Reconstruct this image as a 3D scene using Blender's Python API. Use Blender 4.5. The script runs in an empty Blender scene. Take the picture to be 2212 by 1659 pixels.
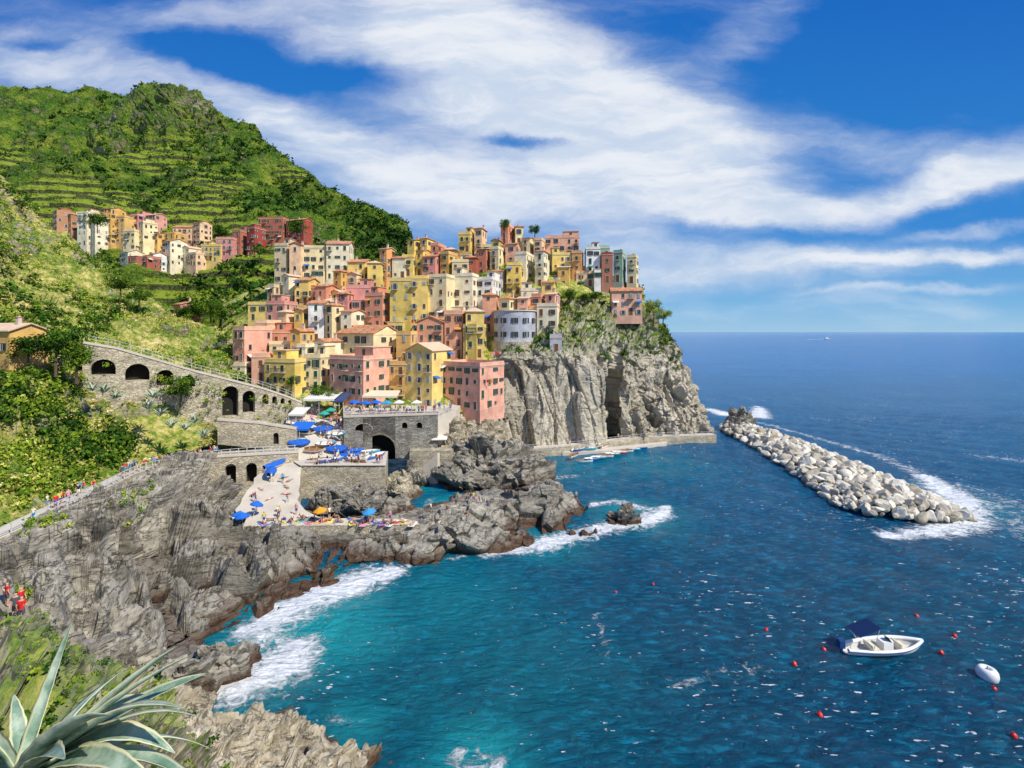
import bpy, bmesh, math, random, time
import numpy as np
from mathutils import Vector, Matrix, noise, Euler
T0=time.time()
R=random.Random(7); NR=np.random.RandomState(5)
scene=bpy.context.scene; COL=scene.collection
F=1000.;CX=1106.;HY=717.;H=30.
def U(px,py,Y): return Vector(((px-CX)*Y/F,Y,H-(py-HY)*Y/F))
def G(px,py,z=0.):
    Y=(H-z)*F/(py-HY); return Vector(((px-CX)*Y/F,Y,z))
def XY(px,Y): return ((px-CX)*Y/F,Y)
# ---------------------------------------------------------------- materials
def newmat(n):
    m=bpy.data.materials.new(n); m.use_nodes=True; nt=m.node_tree
    b=nt.nodes['Principled BSDF']; return m,nt,b
def N(nt,t,**k):
    n=nt.nodes.new(t)
    for a,v in k.items(): setattr(n,a,v)
    return n
def ramp(nt,fac,stops):
    r=nt.nodes.new('ShaderNodeValToRGB'); e=r.color_ramp.elements
    while len(e)<len(stops): e.new(.5)
    for i,(p,c) in enumerate(stops):
        e[i].position=p; e[i].color=(*c,1)
    nt.links.new(fac,r.inputs[0]); return r.outputs[0]
def mixc(nt,f,a,b,mode='MIX'):
    m=nt.nodes.new('ShaderNodeMix'); m.data_type='RGBA'; m.blend_type=mode
    for s,v in ((m.inputs[0],f),(m.inputs[6],a),(m.inputs[7],b)):
        if isinstance(v,(int,float)): s.default_value=v
        elif isinstance(v,tuple): s.default_value=(*v,1)
        else: nt.links.new(v,s)
    return m.outputs[2]
def math_(nt,op,a,b=0.,c=None,clamp=False):
    m=nt.nodes.new('ShaderNodeMath'); m.operation=op; m.use_clamp=clamp
    for i,v in enumerate((a,b,c)):
        if v is None: continue
        if isinstance(v,(int,float)): m.inputs[i].default_value=v
        else: nt.links.new(v,m.inputs[i])
    return m.outputs[0]
def mrange(nt,v,a,b,c=0.,d=1.,smooth=True):
    m=nt.nodes.new('ShaderNodeMapRange'); m.interpolation_type='SMOOTHSTEP' if smooth else 'LINEAR'
    nt.links.new(v,m.inputs[0])
    for i,x in enumerate((a,b,c,d)): m.inputs[i+1].default_value=x
    return m.outputs[0]
def tex(nt,kind,scale,vec=None,detail=5,rough=.55,dist=0.,feature=None):
    n=nt.nodes.new(kind); n.inputs['Scale'].default_value=scale
    if kind=='ShaderNodeTexNoise':
        n.inputs['Detail'].default_value=detail; n.inputs['Roughness'].default_value=rough; n.inputs['Distortion'].default_value=dist
    if feature: n.feature=feature
    if vec: nt.links.new(vec,n.inputs['Vector'])
    return n
def mapping(nt,vec,scale=(1,1,1),rot=(0,0,0)):
    m=nt.nodes.new('ShaderNodeMapping'); m.inputs['Scale'].default_value=scale; m.inputs['Rotation'].default_value=rot
    nt.links.new(vec,m.inputs['Vector']); return m.outputs[0]
def bump(nt,h,strength,dist,b):
    n=nt.nodes.new('ShaderNodeBump'); n.inputs['Strength'].default_value=strength; n.inputs['Distance'].default_value=dist
    nt.links.new(h,n.inputs['Height']); nt.links.new(n.outputs[0],b.inputs['Normal']); return n.outputs[0]
MC={}
def plain(name,c,rough=.7,spec=.3,var=.25,scale=3.,bmp=0.):
    if name in MC: return MC[name]
    m,nt,b=newmat(name); tc=N(nt,'ShaderNodeTexCoord')
    n=tex(nt,'ShaderNodeTexNoise',scale,tc.outputs['Object'])
    col=mixc(nt,n.outputs[0],tuple(x*(1-var) for x in c),tuple(min(1,x*(1+var)) for x in c))
    nt.links.new(col,b.inputs['Base Color']); b.inputs['Roughness'].default_value=rough; b.inputs['Specular IOR Level'].default_value=spec
    if bmp: bump(nt,n.outputs[0],.6,bmp,b)
    MC[name]=m; return m
def plaster(name,c):
    if name in MC: return MC[name]
    m,nt,b=newmat(name); tc=N(nt,'ShaderNodeTexCoord'); ob=tc.outputs['Object']
    oi=N(nt,'ShaderNodeObjectInfo'); sh=N(nt,'ShaderNodeVectorMath',operation='MULTIPLY_ADD'); nt.links.new(oi.outputs['Random'],sh.inputs[0]); sh.inputs[1].default_value=(50,70,30); nt.links.new(ob,sh.inputs[2]); ov=sh.outputs[0]
    n=tex(nt,'ShaderNodeTexNoise',.35,ov,8,.65); s=tex(nt,'ShaderNodeTexNoise',1.,mapping(nt,ov,(1.6,1.6,.18)),6,.7)
    lo=tuple(x*.74 for x in c); hi=tuple(min(.95,x*1.1) for x in c)
    col=mixc(nt,mrange(nt,n.outputs[0],.34,.66),lo,hi)
    g=(c[0]*.5+.03,c[1]*.46+.02,c[2]*.46+.02)
    col=mixc(nt,mrange(nt,s.outputs[0],.50,.74,0,.65),col,g)
    col=mixc(nt,math_(nt,'MULTIPLY',oi.outputs['Random'],.22),col,(.82,.66,.42))
    nt.links.new(col,b.inputs['Base Color']); b.inputs['Roughness'].default_value=.9; b.inputs['Specular IOR Level'].default_value=.15
    f=tex(nt,'ShaderNodeTexNoise',6.,ob,4); bump(nt,f.outputs[0],.4,.03,b); MC[name]=m; return m
def terrain(name,rock,veg=None,vlo=.45,vhi=.7,wet=True,sc=1.,vs=.12,crack=.4,bd=.35,vz=None,rot=(.55,.45,.2),terr=False,zst=1.9):
    m,nt,b=newmat(name); geo=N(nt,'ShaderNodeNewGeometry'); P=geo.outputs['Position']
    n1=tex(nt,'ShaderNodeTexNoise',.12*sc,P,10,.6,.3); st=mapping(nt,P,(.5*sc,.5*sc,zst*sc),rot)
    n2=tex(nt,'ShaderNodeTexNoise',.55,st,10,.62,.4); n3=tex(nt,'ShaderNodeTexNoise',2.2*sc,P,8,.65)
    col=ramp(nt,n2.outputs[0],[(.28,rock[0]),(.40,rock[1]),(.52,rock[2]),(.68,rock[3])])
    col=mixc(nt,mrange(nt,n1.outputs[0],.38,.62,0,.65),col,mixc(nt,mrange(nt,n3.outputs[0],.35,.65),rock[1],rock[3]))
    big=tex(nt,'ShaderNodeTexNoise',.05*sc,P,4,.5); col=mixc(nt,mrange(nt,big.outputs[0],.42,.62,0,.5),col,rock[1])
    lines=tex(nt,'ShaderNodeTexNoise',.4,mapping(nt,P,(.6*sc,.6*sc,zst*1.1*sc),(rot[0]+.3,rot[1]-.2,rot[2])),8,.65,.8)
    ck=math_(nt,'ABSOLUTE',math_(nt,'SUBTRACT',lines.outputs[0],.5)); ck=mrange(nt,ck,.0,.018,1,0)
    col=mixc(nt,math_(nt,'MULTIPLY',ck,crack),col,tuple(x*.4 for x in rock[0]))
    hgt=math_(nt,'ADD',n2.outputs[0],math_(nt,'MULTIPLY',n3.outputs[0],.5))
    hgt=math_(nt,'ADD',hgt,math_(nt,'MULTIPLY',ck,-.35*crack))
    sp=N(nt,'ShaderNodeSeparateXYZ'); nt.links.new(P,sp.inputs[0])
    if veg:
        sn=N(nt,'ShaderNodeSeparateXYZ'); nt.links.new(geo.outputs['Normal'],sn.inputs[0])
        v1=tex(nt,'ShaderNodeTexNoise',vs,P,8,.65); v2=tex(nt,'ShaderNodeTexNoise',.9,P,6,.75)
        f=math_(nt,'ADD',math_(nt,'MULTIPLY',sn.outputs[2],.5),math_(nt,'MULTIPLY',v1.outputs[0],.8))
        f=mrange(nt,f,vlo,vhi)
        if vz:
            zz=math_(nt,'ADD',sp.outputs[2],math_(nt,'MULTIPLY',v1.outputs[0],-10.)); f=math_(nt,'MULTIPLY',f,mrange(nt,zz,vz[0]-5,vz[1]-5))
        v3=math_(nt,'ADD',math_(nt,'MULTIPLY',v2.outputs[0],.55),math_(nt,'MULTIPLY',v1.outputs[0],.45))
        k=len(veg)-1
        vc=ramp(nt,v3,[(.39+.22*i/k,c) for i,c in enumerate(veg)])
        col=mixc(nt,f,col,vc); hgt=math_(nt,'ADD',hgt,math_(nt,'MULTIPLY',math_(nt,'MULTIPLY',v2.outputs[0],.9),f))
        if terr:
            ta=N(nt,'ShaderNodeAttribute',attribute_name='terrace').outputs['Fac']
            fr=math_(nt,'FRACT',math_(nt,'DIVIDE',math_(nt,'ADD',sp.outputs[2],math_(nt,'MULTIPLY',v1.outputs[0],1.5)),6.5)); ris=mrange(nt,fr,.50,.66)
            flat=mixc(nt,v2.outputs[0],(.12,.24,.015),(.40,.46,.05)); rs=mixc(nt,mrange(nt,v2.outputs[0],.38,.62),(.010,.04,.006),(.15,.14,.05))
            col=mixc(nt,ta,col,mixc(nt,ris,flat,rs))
    if wet:
        w=math_(nt,'ADD',sp.outputs[2],math_(nt,'MULTIPLY',n1.outputs[0],-2.2))
        col=mixc(nt,mrange(nt,w,-.7,.5,.88,0),col,(.075,.034,.016))
    nt.links.new(col,b.inputs['Base Color']); b.inputs['Roughness'].default_value=.85; b.inputs['Specular IOR Level'].default_value=.2
    bump(nt,hgt,1.,bd,b); return m
def stonewall(name,c1,c2,s=1.6):
    m,nt,b=newmat(name); geo=N(nt,'ShaderNodeNewGeometry'); P=mapping(nt,geo.outputs['Position'],(1,1,1.9))
    vo=tex(nt,'ShaderNodeTexVoronoi',s,P); ve=tex(nt,'ShaderNodeTexVoronoi',s,P,feature='DISTANCE_TO_EDGE')
    n=tex(nt,'ShaderNodeTexNoise',.4,P,8,.65)
    sp=N(nt,'ShaderNodeSeparateColor'); nt.links.new(vo.outputs['Color'],sp.inputs[0])
    col=mixc(nt,sp.outputs[0],c1,c2); col=mixc(nt,mrange(nt,n.outputs[0],.4,.65,0,.55),col,tuple(x*.5 for x in c1))
    col=mixc(nt,mrange(nt,ve.outputs[0],0,.06,.55,0),col,tuple(x*.35 for x in c1))
    nt.links.new(col,b.inputs['Base Color']); b.inputs['Roughness'].default_value=.9
    bump(nt,mrange(nt,ve.outputs[0],0,.12),.8,.08,b); return m
def foliage_mat(name,stops):
    m,nt,b=newmat(name); a=N(nt,'ShaderNodeAttribute',attribute_name='tint')
    nt.links.new(ramp(nt,a.outputs['Fac'],stops),b.inputs['Base Color'])
    b.inputs['Roughness'].default_value=.75; b.inputs['Specular IOR Level'].default_value=.15; return m
# ---------------------------------------------------------------- object helpers
def tag(o,label=None,cat=None,group=None,kind=None):
    if label: o['label']=label
    if cat: o['category']=cat
    if group: o['group']=group
    if kind: o['kind']=kind
    return o
def mk(name,v,f,mats=None,mi=None,smooth=False,parent=None,link=True):
    me=bpy.data.meshes.new(name); me.from_pydata([tuple(x) for x in v] if not isinstance(v,np.ndarray) else v.tolist(),[],f if not isinstance(f,np.ndarray) else f.tolist())
    for m in (mats if isinstance(mats,(list,tuple)) else [mats]):
        if m: me.materials.append(m)
    if mi is not None: me.polygons.foreach_set('material_index',list(mi))
    if smooth: me.polygons.foreach_set('use_smooth',[True]*len(me.polygons))
    me.update(); o=bpy.data.objects.new(name,me)
    if link: COL.objects.link(o)
    if parent: o.parent=parent
    return o
def empty(name,loc=(0,0,0),yaw=0):
    o=bpy.data.objects.new(name,None); o.empty_display_size=.5; o.location=loc; o.rotation_euler=(0,0,yaw); COL.objects.link(o); return o
def inst(me,name,parent=None,loc=(0,0,0),rot=(0,0,0),sc=(1,1,1)):
    o=bpy.data.objects.new(name,me); o.location=loc; o.rotation_euler=rot; o.scale=sc; COL.objects.link(o)
    if parent: o.parent=parent
    return o
class MB:
    def __init__(s): s.v=[];s.f=[];s.m=[]
    def box(s,x0,x1,y0,y1,z0,z1,mi=0):
        b=len(s.v); s.v+=[(x0,y0,z0),(x1,y0,z0),(x1,y1,z0),(x0,y1,z0),(x0,y0,z1),(x1,y0,z1),(x1,y1,z1),(x0,y1,z1)]
        s.f+=[tuple(b+i for i in q) for q in ((0,3,2,1),(4,5,6,7),(0,1,5,4),(1,2,6,5),(2,3,7,6),(3,0,4,7))]; s.m+=[mi]*6
    def poly(s,pts,mi=0):
        b=len(s.v); s.v+=[tuple(p) for p in pts]; s.f.append(tuple(range(b,b+len(pts)))); s.m.append(mi)
    def prism(s,pts,z0,z1,mi=0):
        n=len(pts); z0=list(z0) if hasattr(z0,'__len__') else [z0]*n; z1=list(z1) if hasattr(z1,'__len__') else [z1]*n
        a=sum(pts[i][0]*pts[(i+1)%n][1]-pts[(i+1)%n][0]*pts[i][1] for i in range(n))
        if a<0: pts=pts[::-1]; z0=z0[::-1]; z1=z1[::-1]
        b=len(s.v); s.v+=[(p[0],p[1],z) for p,z in zip(pts,z0)]+[(p[0],p[1],z) for p,z in zip(pts,z1)]
        s.f+=[tuple(b+n+i for i in range(n)),tuple(b+i for i in reversed(range(n)))]+[(b+i,b+(i+1)%n,b+n+(i+1)%n,b+n+i) for i in range(n)]; s.m+=[mi]*(n+2)
    def tube(s,p,q,r0,r1,n=6,mi=0):
        p=Vector(p);q=Vector(q);d=(q-p).normalized(); a=d.orthogonal().normalized(); c=d.cross(a); b=len(s.v)
        for P,r in ((p,r0),(q,r1)):
            for i in range(n):
                t=i*2*math.pi/n; s.v.append(tuple(P+a*math.cos(t)*r+c*math.sin(t)*r))
        s.f+=[(b+i,b+(i+1)%n,b+n+(i+1)%n,b+n+i) for i in range(n)]+[tuple(b+n+i for i in range(n)),tuple(b+i for i in reversed(range(n)))]; s.m+=[mi]*(n+2)
    def obj(s,name,mats,parent=None,smooth=False,link=True): return mk(name,s.v,s.f,mats,s.m,smooth,parent,link)
def cr(P,n):
    P=np.asarray(P,float); k=P.shape[0]; t=np.linspace(0,k-1,n); i=np.clip(t.astype(int),0,k-2); u=(t-i).reshape((-1,)+(1,)*(P.ndim-1))
    g=lambda j:P[np.clip(j,0,k-1)]
    a,b,c,d=g(i-1),g(i),g(i+1),g(i+2)
    cat=.5*((2*b)+(-a+c)*u+(2*a-5*b+4*c-d)*u**2+(-a+3*b-3*c+d)*u**3); lin=b+(c-b)*u
    return .6*cat+.4*lin
ROT=Euler((.5,.4,.25)).to_matrix()
def facet(p,s,amp,zs=1.3,tilt=2.4,step=.8):
    q=ROT@(Vector(p)/s); q.z*=zs; w=noise.noise(q*.8)*.35; q=q+Vector((w,-w,w))
    d,pt=noise.voronoi(q); c=pt[0]; rv=noise.cell_vector(c*7.31)-Vector((.5,.5,.5))
    e=min(d[1]-d[0],.09)/.09
    return amp*((q-c).dot(rv)*tilt+(noise.cell(c*3.17)-.5)*step-(1-e)*.18)
def rockd(p,s,amp,lay=.36):
    q=ROT@(Vector(p)/s); q.z*=1.6
    w=noise.fractal(q*.6,1,2,4); r=noise.ridged_multi_fractal(q*.7,.9,2.1,4,1.,2.)-1.
    return amp*(w*.7+r*.25)+facet(p,s*1.1,amp*.9)+facet(p,s*.42,amp*.42)+noise.fractal(q*3.4,.8,2.2,3)*.12*amp
def pillar(p,s,amp,zs=4.5,e=2.):
    q=Vector((p[0]/s+p[2]*.02,p[1]/s,p[2]/(s*zs))); w=noise.noise(q*1.3)*.6; d,pt=noise.voronoi(q+Vector((w,-w,w)))
    return amp*((noise.cell(pt[0]*3.3)-.5)*1.1+min(d[1]-d[0],.25)*e-.2*e)
def softd(p,s,amp): return amp*noise.fractal(Vector(p)/s,.8,2.1,6)
def gridfaces(nv,nu):
    a=np.arange(nv*nu).reshape(nv,nu); return np.stack([a[:-1,:-1],a[:-1,1:],a[1:,1:],a[1:,:-1]],-1).reshape(-1,4)
def loft(name,rows,nv,nu,disp,mat,label=None,kind='structure',post=None):
    P=np.array([[tuple(p) for p in r] for r in rows]); P=cr(P,nv); P=np.swapaxes(cr(np.swapaxes(P,0,1),nu),0,1)
    du=np.gradient(P,axis=1); dv=np.gradient(P,axis=0); n=np.cross(du,dv); n/=np.linalg.norm(n,axis=2,keepdims=True)+1e-9
    if np.mean(np.sum(n*(np.array([0,0,H])-P),axis=2))<0: n=-n; flip=True
    else: flip=False
    Q=P.copy()
    for i in range(nv):
        for j in range(nu): Q[i,j]+=n[i,j]*disp(P[i,j])
    if post: Q=post(Q)
    f=gridfaces(nv,nu)
    if flip: f=f[:,::-1]
    o=mk(name,Q.reshape(-1,3),f,mat); o['kind']=kind
    if label: o['label']=label
    return o,Q
def foliage(name,C,Rd,K,leaf,mat,parent=None,flat=.8,base=None,link=True):
    C=np.asarray(C,float); Rd=np.asarray(Rd,float); M=len(C)
    d=NR.normal(size=(M,K,3)); d/=np.linalg.norm(d,axis=2,keepdims=True); u=NR.uniform(.35,1,(M,K,1))
    lump=1+.35*np.sin(d[...,:1]*5+NR.uniform(0,6,(M,1,1)))*np.cos(d[...,1:2]*4)
    c=C[:,None,:]+d*u*lump*Rd[:,None,None]*np.array([1,1,flat])
    a=NR.normal(size=(M,K,3)); a/=np.linalg.norm(a,axis=2,keepdims=True); b=np.cross(a,d+.3*NR.normal(size=(M,K,3))); b/=np.linalg.norm(b,axis=2,keepdims=True)+1e-9
    s=(leaf*Rd)[:,None,None]*NR.uniform(.6,1.3,(M,K,1)); a*=s; b*=s*.6
    V=np.stack([c-a,c-b,c+a,c+b],2).reshape(-1,3)
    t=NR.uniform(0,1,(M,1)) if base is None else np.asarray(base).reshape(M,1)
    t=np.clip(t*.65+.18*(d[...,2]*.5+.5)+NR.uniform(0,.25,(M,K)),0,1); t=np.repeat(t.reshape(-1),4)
    o=mk(name,V,np.arange(M*K*4).reshape(-1,4),mat,parent=parent,link=link)
    at=o.data.attributes.new('tint','FLOAT','POINT'); at.data.foreach_set('value',t.astype(np.float32)); return o
def pick(Q,n,fn=None,rnd=NR,mult=12):
    nv,nu=Q.shape[:2]; out=[];tries=0
    while len(out)<n and tries<n*mult:
        tries+=1; i=rnd.randint(nv);j=rnd.randint(nu); p=Q[i,j]
        if fn is None or fn(p): out.append(p+NR.uniform(-.3,.3,3))
    return np.array(out)
# ---------------------------------------------------------------- camera, light, sky
cam=bpy.data.cameras.new('camera'); co=bpy.data.objects.new('camera',cam); COL.objects.link(co); scene.camera=co
co.location=(0,0,H); co.rotation_euler=(math.pi/2,0,0); cam.sensor_width=36; cam.lens=36*F/2212; cam.shift_y=-(829.5-HY)/2212; cam.clip_end=200000; cam.clip_start=.1
el=math.radians(46); S=Vector((.82,-.57,0)).normalized()*math.cos(el)+Vector((0,0,math.sin(el)))
sl=bpy.data.lights.new('sun','SUN'); sl.energy=5.; sl.angle=math.radians(.5); sl.color=(1,.94,.82)
so=bpy.data.objects.new('sun',sl); so.rotation_euler=S.to_track_quat('Z','Y').to_euler(); so.location=(50,-50,120); COL.objects.link(so)
scene.view_settings.view_transform='Standard'; scene.view_settings.look='None'; scene.view_settings.exposure=0
w=bpy.data.worlds.new('World'); scene.world=w; w.use_nodes=True; nt=w.node_tree; bg=nt.nodes['Background']
sky=N(nt,'ShaderNodeTexSky',sky_type='NISHITA',sun_disc=False); sky.sun_elevation=el; sky.sun_rotation=math.atan2(S.x,S.y); sky.air_density=1.; sky.dust_density=.4; sky.ozone_density=3.
tc=N(nt,'ShaderNodeTexCoord'); sp=N(nt,'ShaderNodeSeparateXYZ'); nt.links.new(tc.outputs['Generated'],sp.inputs[0])
ay=math_(nt,'MAXIMUM',math_(nt,'ABSOLUTE',sp.outputs[1]),.15)
uu=math_(nt,'DIVIDE',sp.outputs[0],ay); vv=math_(nt,'DIVIDE',sp.outputs[2],ay)
cb=N(nt,'ShaderNodeCombineXYZ'); nt.links.new(uu,cb.inputs[0]); nt.links.new(vv,cb.inputs[1]); uv=cb.outputs[0]
w1=tex(nt,'ShaderNodeTexNoise',2.4,mapping(nt,uv,(1,1.6,1)),9,.6)
wp=N(nt,'ShaderNodeVectorMath',operation='MULTIPLY_ADD'); nt.links.new(w1.outputs[1],wp.inputs[0]); wp.inputs[1].default_value=(.24,.14,0); nt.links.new(uv,wp.inputs[2])
off=N(nt,'ShaderNodeVectorMath',operation='SUBTRACT'); nt.links.new(wp.outputs[0],off.inputs[0]); off.inputs[1].default_value=(.12,.07,0); wuv=off.outputs[0]
BL=[(1120,160,440,160,-20,.9),(1450,310,430,105,-24,.9),(700,330,400,80,-16,.85),(1150,430,440,75,-6,.85),(1180,250,400,110,-14,.55),(560,230,240,45,-22,.45),(90,130,330,55,-8,.7),(330,40,300,45,6,.55),(900,30,330,80,0,.45),
    (1640,455,150,32,0,.8),(1980,420,380,34,12,.9),(2150,350,220,38,22,.6),(1650,580,500,34,4,.85),(2050,548,330,13,4,.65),(1400,540,220,42,0,.5),(1850,660,600,36,0,.3),(1640,50,60,110,-60,.45),(700,480,300,50,-12,.55),(1880,300,300,50,-14,.55),(2130,495,200,11,6,.55),(1990,618,260,9,3,.45),
    (500,120,260,36,-12,-.5),(800,170,150,28,-8,-.5),(1150,300,110,12,-6,-1.),(2000,120,330,120,0,-.6),(1600,505,260,18,-3,-.45),(80,80,80,14,0,-.5)]
tot=None
for (x,y,rx,ry,a,s) in BL:
    mp=N(nt,'ShaderNodeMapping',vector_type='TEXTURE'); mp.inputs['Location'].default_value=((x-CX)/F,(HY-y)/F,0); mp.inputs['Rotation'].default_value=(0,0,math.radians(a)); mp.inputs['Scale'].default_value=(rx/F*1.2,ry/F*1.4,1)
    nt.links.new(wuv,mp.inputs[0]); ln=N(nt,'ShaderNodeVectorMath',operation='LENGTH'); nt.links.new(mp.outputs[0],ln.inputs[0])
    q=mrange(nt,ln.outputs['Value'],.0,1.3,s,0); tot=q if tot is None else math_(nt,'ADD',tot,q)
n1=tex(nt,'ShaderNodeTexNoise',1.8,mapping(nt,wuv,(1,2.8,1),(0,0,.28)),12,.56,.2); n2=tex(nt,'ShaderNodeTexNoise',3.6,mapping(nt,wuv,(.8,3.,1),(0,0,.33)),12,.62,.2)
den=math_(nt,'ADD',tot,math_(nt,'MULTIPLY',math_(nt,'SUBTRACT',n1.outputs[0],.5),1.0)); den=math_(nt,'ADD',den,math_(nt,'MULTIPLY',math_(nt,'SUBTRACT',n2.outputs[0],.5),.9))
cf=mrange(nt,den,-.1,1.2,0,.96)
hi=mrange(nt,vv,-.02,.0,0,1); cf=math_(nt,'MULTIPLY',cf,hi)
grad=ramp(nt,mrange(nt,vv,0,.75,smooth=False),[(0,(3.4,5.9,8.2)),(.08,(1.6,4.5,7.9)),(.3,(.2,2.35,6.7)),(1,(.02,1.35,5.5))])
skyc=mixc(nt,.9,sky.outputs[0],grad)
cc=mixc(nt,mrange(nt,n2.outputs[0],.38,.62),(6.0,7.0,8.5),(8.6,8.9,9.4))
final=mixc(nt,cf,skyc,cc); nt.links.new(final,bg.inputs[0]); bg.inputs[1].default_value=.10
# ---------------------------------------------------------------- palettes
ROCKG=[(.05,.045,.036),(.165,.15,.122),(.31,.285,.235),(.56,.52,.43)]
ROCKT=[(.08,.066,.044),(.26,.22,.15),(.43,.37,.265),(.68,.61,.46)]
VEG=[(.025,.07,.006),(.07,.16,.01),(.2,.28,.025),(.40,.40,.08)]
VEGY=[(.03,.09,.008),(.13,.22,.02),(.42,.40,.10),(.70,.58,.26)]
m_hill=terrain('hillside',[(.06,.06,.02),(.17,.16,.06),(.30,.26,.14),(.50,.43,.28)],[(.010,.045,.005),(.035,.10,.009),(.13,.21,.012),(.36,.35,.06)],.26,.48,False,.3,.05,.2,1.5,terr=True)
m_slope=terrain('grassy_slope',ROCKT,VEGY,.36,.54,False,1.,.09,.3,.4)
m_rock=terrain('grey_rock',ROCKG,VEG,1.0,1.12,True,.8,.09,.6,.3)
m_cliff=terrain('cliff_rock',[(.15,.13,.09),(.33,.29,.22),(.48,.43,.335),(.68,.62,.50)],[(.02,.06,.005),(.07,.15,.01),(.20,.22,.04),(.40,.34,.17)],.42,.60,True,.4,.09,.6,.35,(22,29),(.1,.35,.2),zst=.12)
m_tan=terrain('tan_rock',ROCKT,VEG,1.1,1.2,True,1.1,.09,.5,.25)
m_near=terrain('near_ground',[(.06,.05,.035),(.20,.17,.12),(.34,.29,.21),(.52,.46,.34)],VEG,.62,.95,False,1.8,.3,.4,.15)
m_bwall=stonewall('dry_stone',(.44,.38,.27),(.70,.62,.46)); m_gwall=stonewall('grey_stone',(.22,.21,.18),(.46,.43,.36))
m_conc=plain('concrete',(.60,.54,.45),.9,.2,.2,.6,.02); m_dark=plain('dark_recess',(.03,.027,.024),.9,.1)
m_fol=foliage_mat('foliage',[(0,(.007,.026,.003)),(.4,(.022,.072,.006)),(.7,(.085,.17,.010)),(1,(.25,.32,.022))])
m_folb=foliage_mat('bright_foliage',[(0,(.03,.085,.007)),(.4,(.12,.23,.013)),(.75,(.32,.40,.035)),(1,(.60,.56,.14))])
m_dry=foliage_mat('dry_grass',[(0,(.12,.15,.02)),(.4,(.36,.34,.06)),(.75,(.62,.52,.2)),(1,(.78,.68,.36))])
# ---------------------------------------------------------------- sea
def axis(a,b,st,far,neg):
    x=list(np.arange(a,b,st)); s=st; v=x[-1]
    while v<far: s*=1.16; v+=s; x.append(v)
    s=st; v=x[0]; pre=[]
    while v>neg: s*=1.3; v-=s; pre.append(v)
    return np.array(pre[::-1]+x)
xs=axis(-60,112,.6,60000,-60000); ys=axis(26,150,.6,90000,-400); X,Y=np.meshgrid(xs,ys); Z=np.zeros_like(X)
foam=np.zeros_like(X); sh=np.zeros_like(X)
def seg(pts,s):
    global foam
    P=[(*G(a,b)[:2],c) for a,b,c in pts]
    for (x0,y0,w0),(x1,y1,w1) in zip(P[:-1],P[1:]):
        dx,dy=x1-x0,y1-y0; t=np.clip(((X-x0)*dx+(Y-y0)*dy)/(dx*dx+dy*dy+1e-6),0,1); d=np.hypot(X-x0-t*dx,Y-y0-t*dy); ww=w0+(w1-w0)*t
        foam=np.maximum(foam,s*np.exp(-(d/ww)**2))
seg([(430,1490,1.4),(520,1475,3.2),(600,1440,3.6),(640,1400,2.8)],1.1); seg([(550,1355,2.4),(620,1320,3.6),(700,1280,4.),(790,1250,3.4),(850,1235,2.)],1.1); seg([(790,1245,2.),(880,1225,1.4)],.7); seg([(540,1400,2.5),(580,1370,2.5)],.8)
seg([(880,1220,.9),(1000,1200,.9)],.55); seg([(1060,1195,1.8),(1190,1172,3.),(1260,1152,2.8)],1.); seg([(1290,1145,2.4),(1360,1130,3.),(1430,1110,2.6),(1440,1095,1.)],1.)
seg([(1280,1090,1.4),(1330,1085,1.8),(1400,1100,1.6)],.75)
seg([(1180,1035,1.5),(1240,1028,1.5)],.65); seg([(905,1125,1),(930,1080,1.2)],.65)
seg([(1535,885,4),(1570,895,5),(1640,900,5),(1640,880,3)],1.)
seg([(1640,912,2),(1760,945,1.8),(1900,985,2.4),(2000,1030,3.4)],.62)
seg([(2000,1030,3.),(2075,1080,5.),(2080,1125,4.8),(2010,1150,2.8),(1910,1155,1.6)],1.)
seg([(2020,1040,7),(2170,1080,6),(2220,1160,4)],.5); seg([(2120,985,4),(2260,1000,4)],.5)
seg([(1565,948,.6),(1700,1015,.6),(1880,1140,.9)],.42)
seg([(1000,1640,1.4),(1060,1650,1.7)],.7); seg([(700,1560,.8),(760,1560,.8)],.55); seg([(1290,1330,1.0),(1310,1380,1.0),(1310,1420,1)],.45); seg([(1400,1470,1),(1500,1480,1.6),(1640,1440,1.6)],.33)
for px,py,r,s in [(640,1370,8,1.),(760,1370,6,.7),(560,1440,6,.9),(720,1300,7,.8),(1030,1640,4,.8),(1170,1170,6,.6),(1370,1110,7,.6),(880,1050,7,.6),(970,1090,5,.8),(760,1560,3,.6),(1250,1010,14,.25),(1400,1000,14,.25),(2080,1090,9,.4),(950,1290,12,.35),(1100,1420,12,.22),(900,1500,8,.2)]:
    g=G(px,py); sh=np.maximum(sh,s*np.exp(-((X-g.x)**2+(Y-g.y)**2)/r**2))
near=np.exp(-((Y-60)/160.)**2)
for k,(wx,wy,a) in enumerate([(.32,.55,.10),(.9,-.6,.05),(-.5,1.1,.04),(1.3,1.2,.03)]): Z+=a*np.sin(X*wx+Y*wy+k+1.3*np.sin(X*.11+Y*.07*k))*near
V=np.stack([X,Y,Z],-1).reshape(-1,3)
m,nt,b=newmat('sea_water'); geo=N(nt,'ShaderNodeNewGeometry'); P=geo.outputs['Position']
af=N(nt,'ShaderNodeAttribute',attribute_name='foam').outputs['Fac']; ash=N(nt,'ShaderNodeAttribute',attribute_name='shallow').outputs['Fac']
sp=N(nt,'ShaderNodeSeparateXYZ'); nt.links.new(P,sp.inputs[0])
dist=mrange(nt,sp.outputs[1],40,400,smooth=False); big=tex(nt,'ShaderNodeTexNoise',.03,mapping(nt,P,(.6,1,1)),5,.6)
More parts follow.
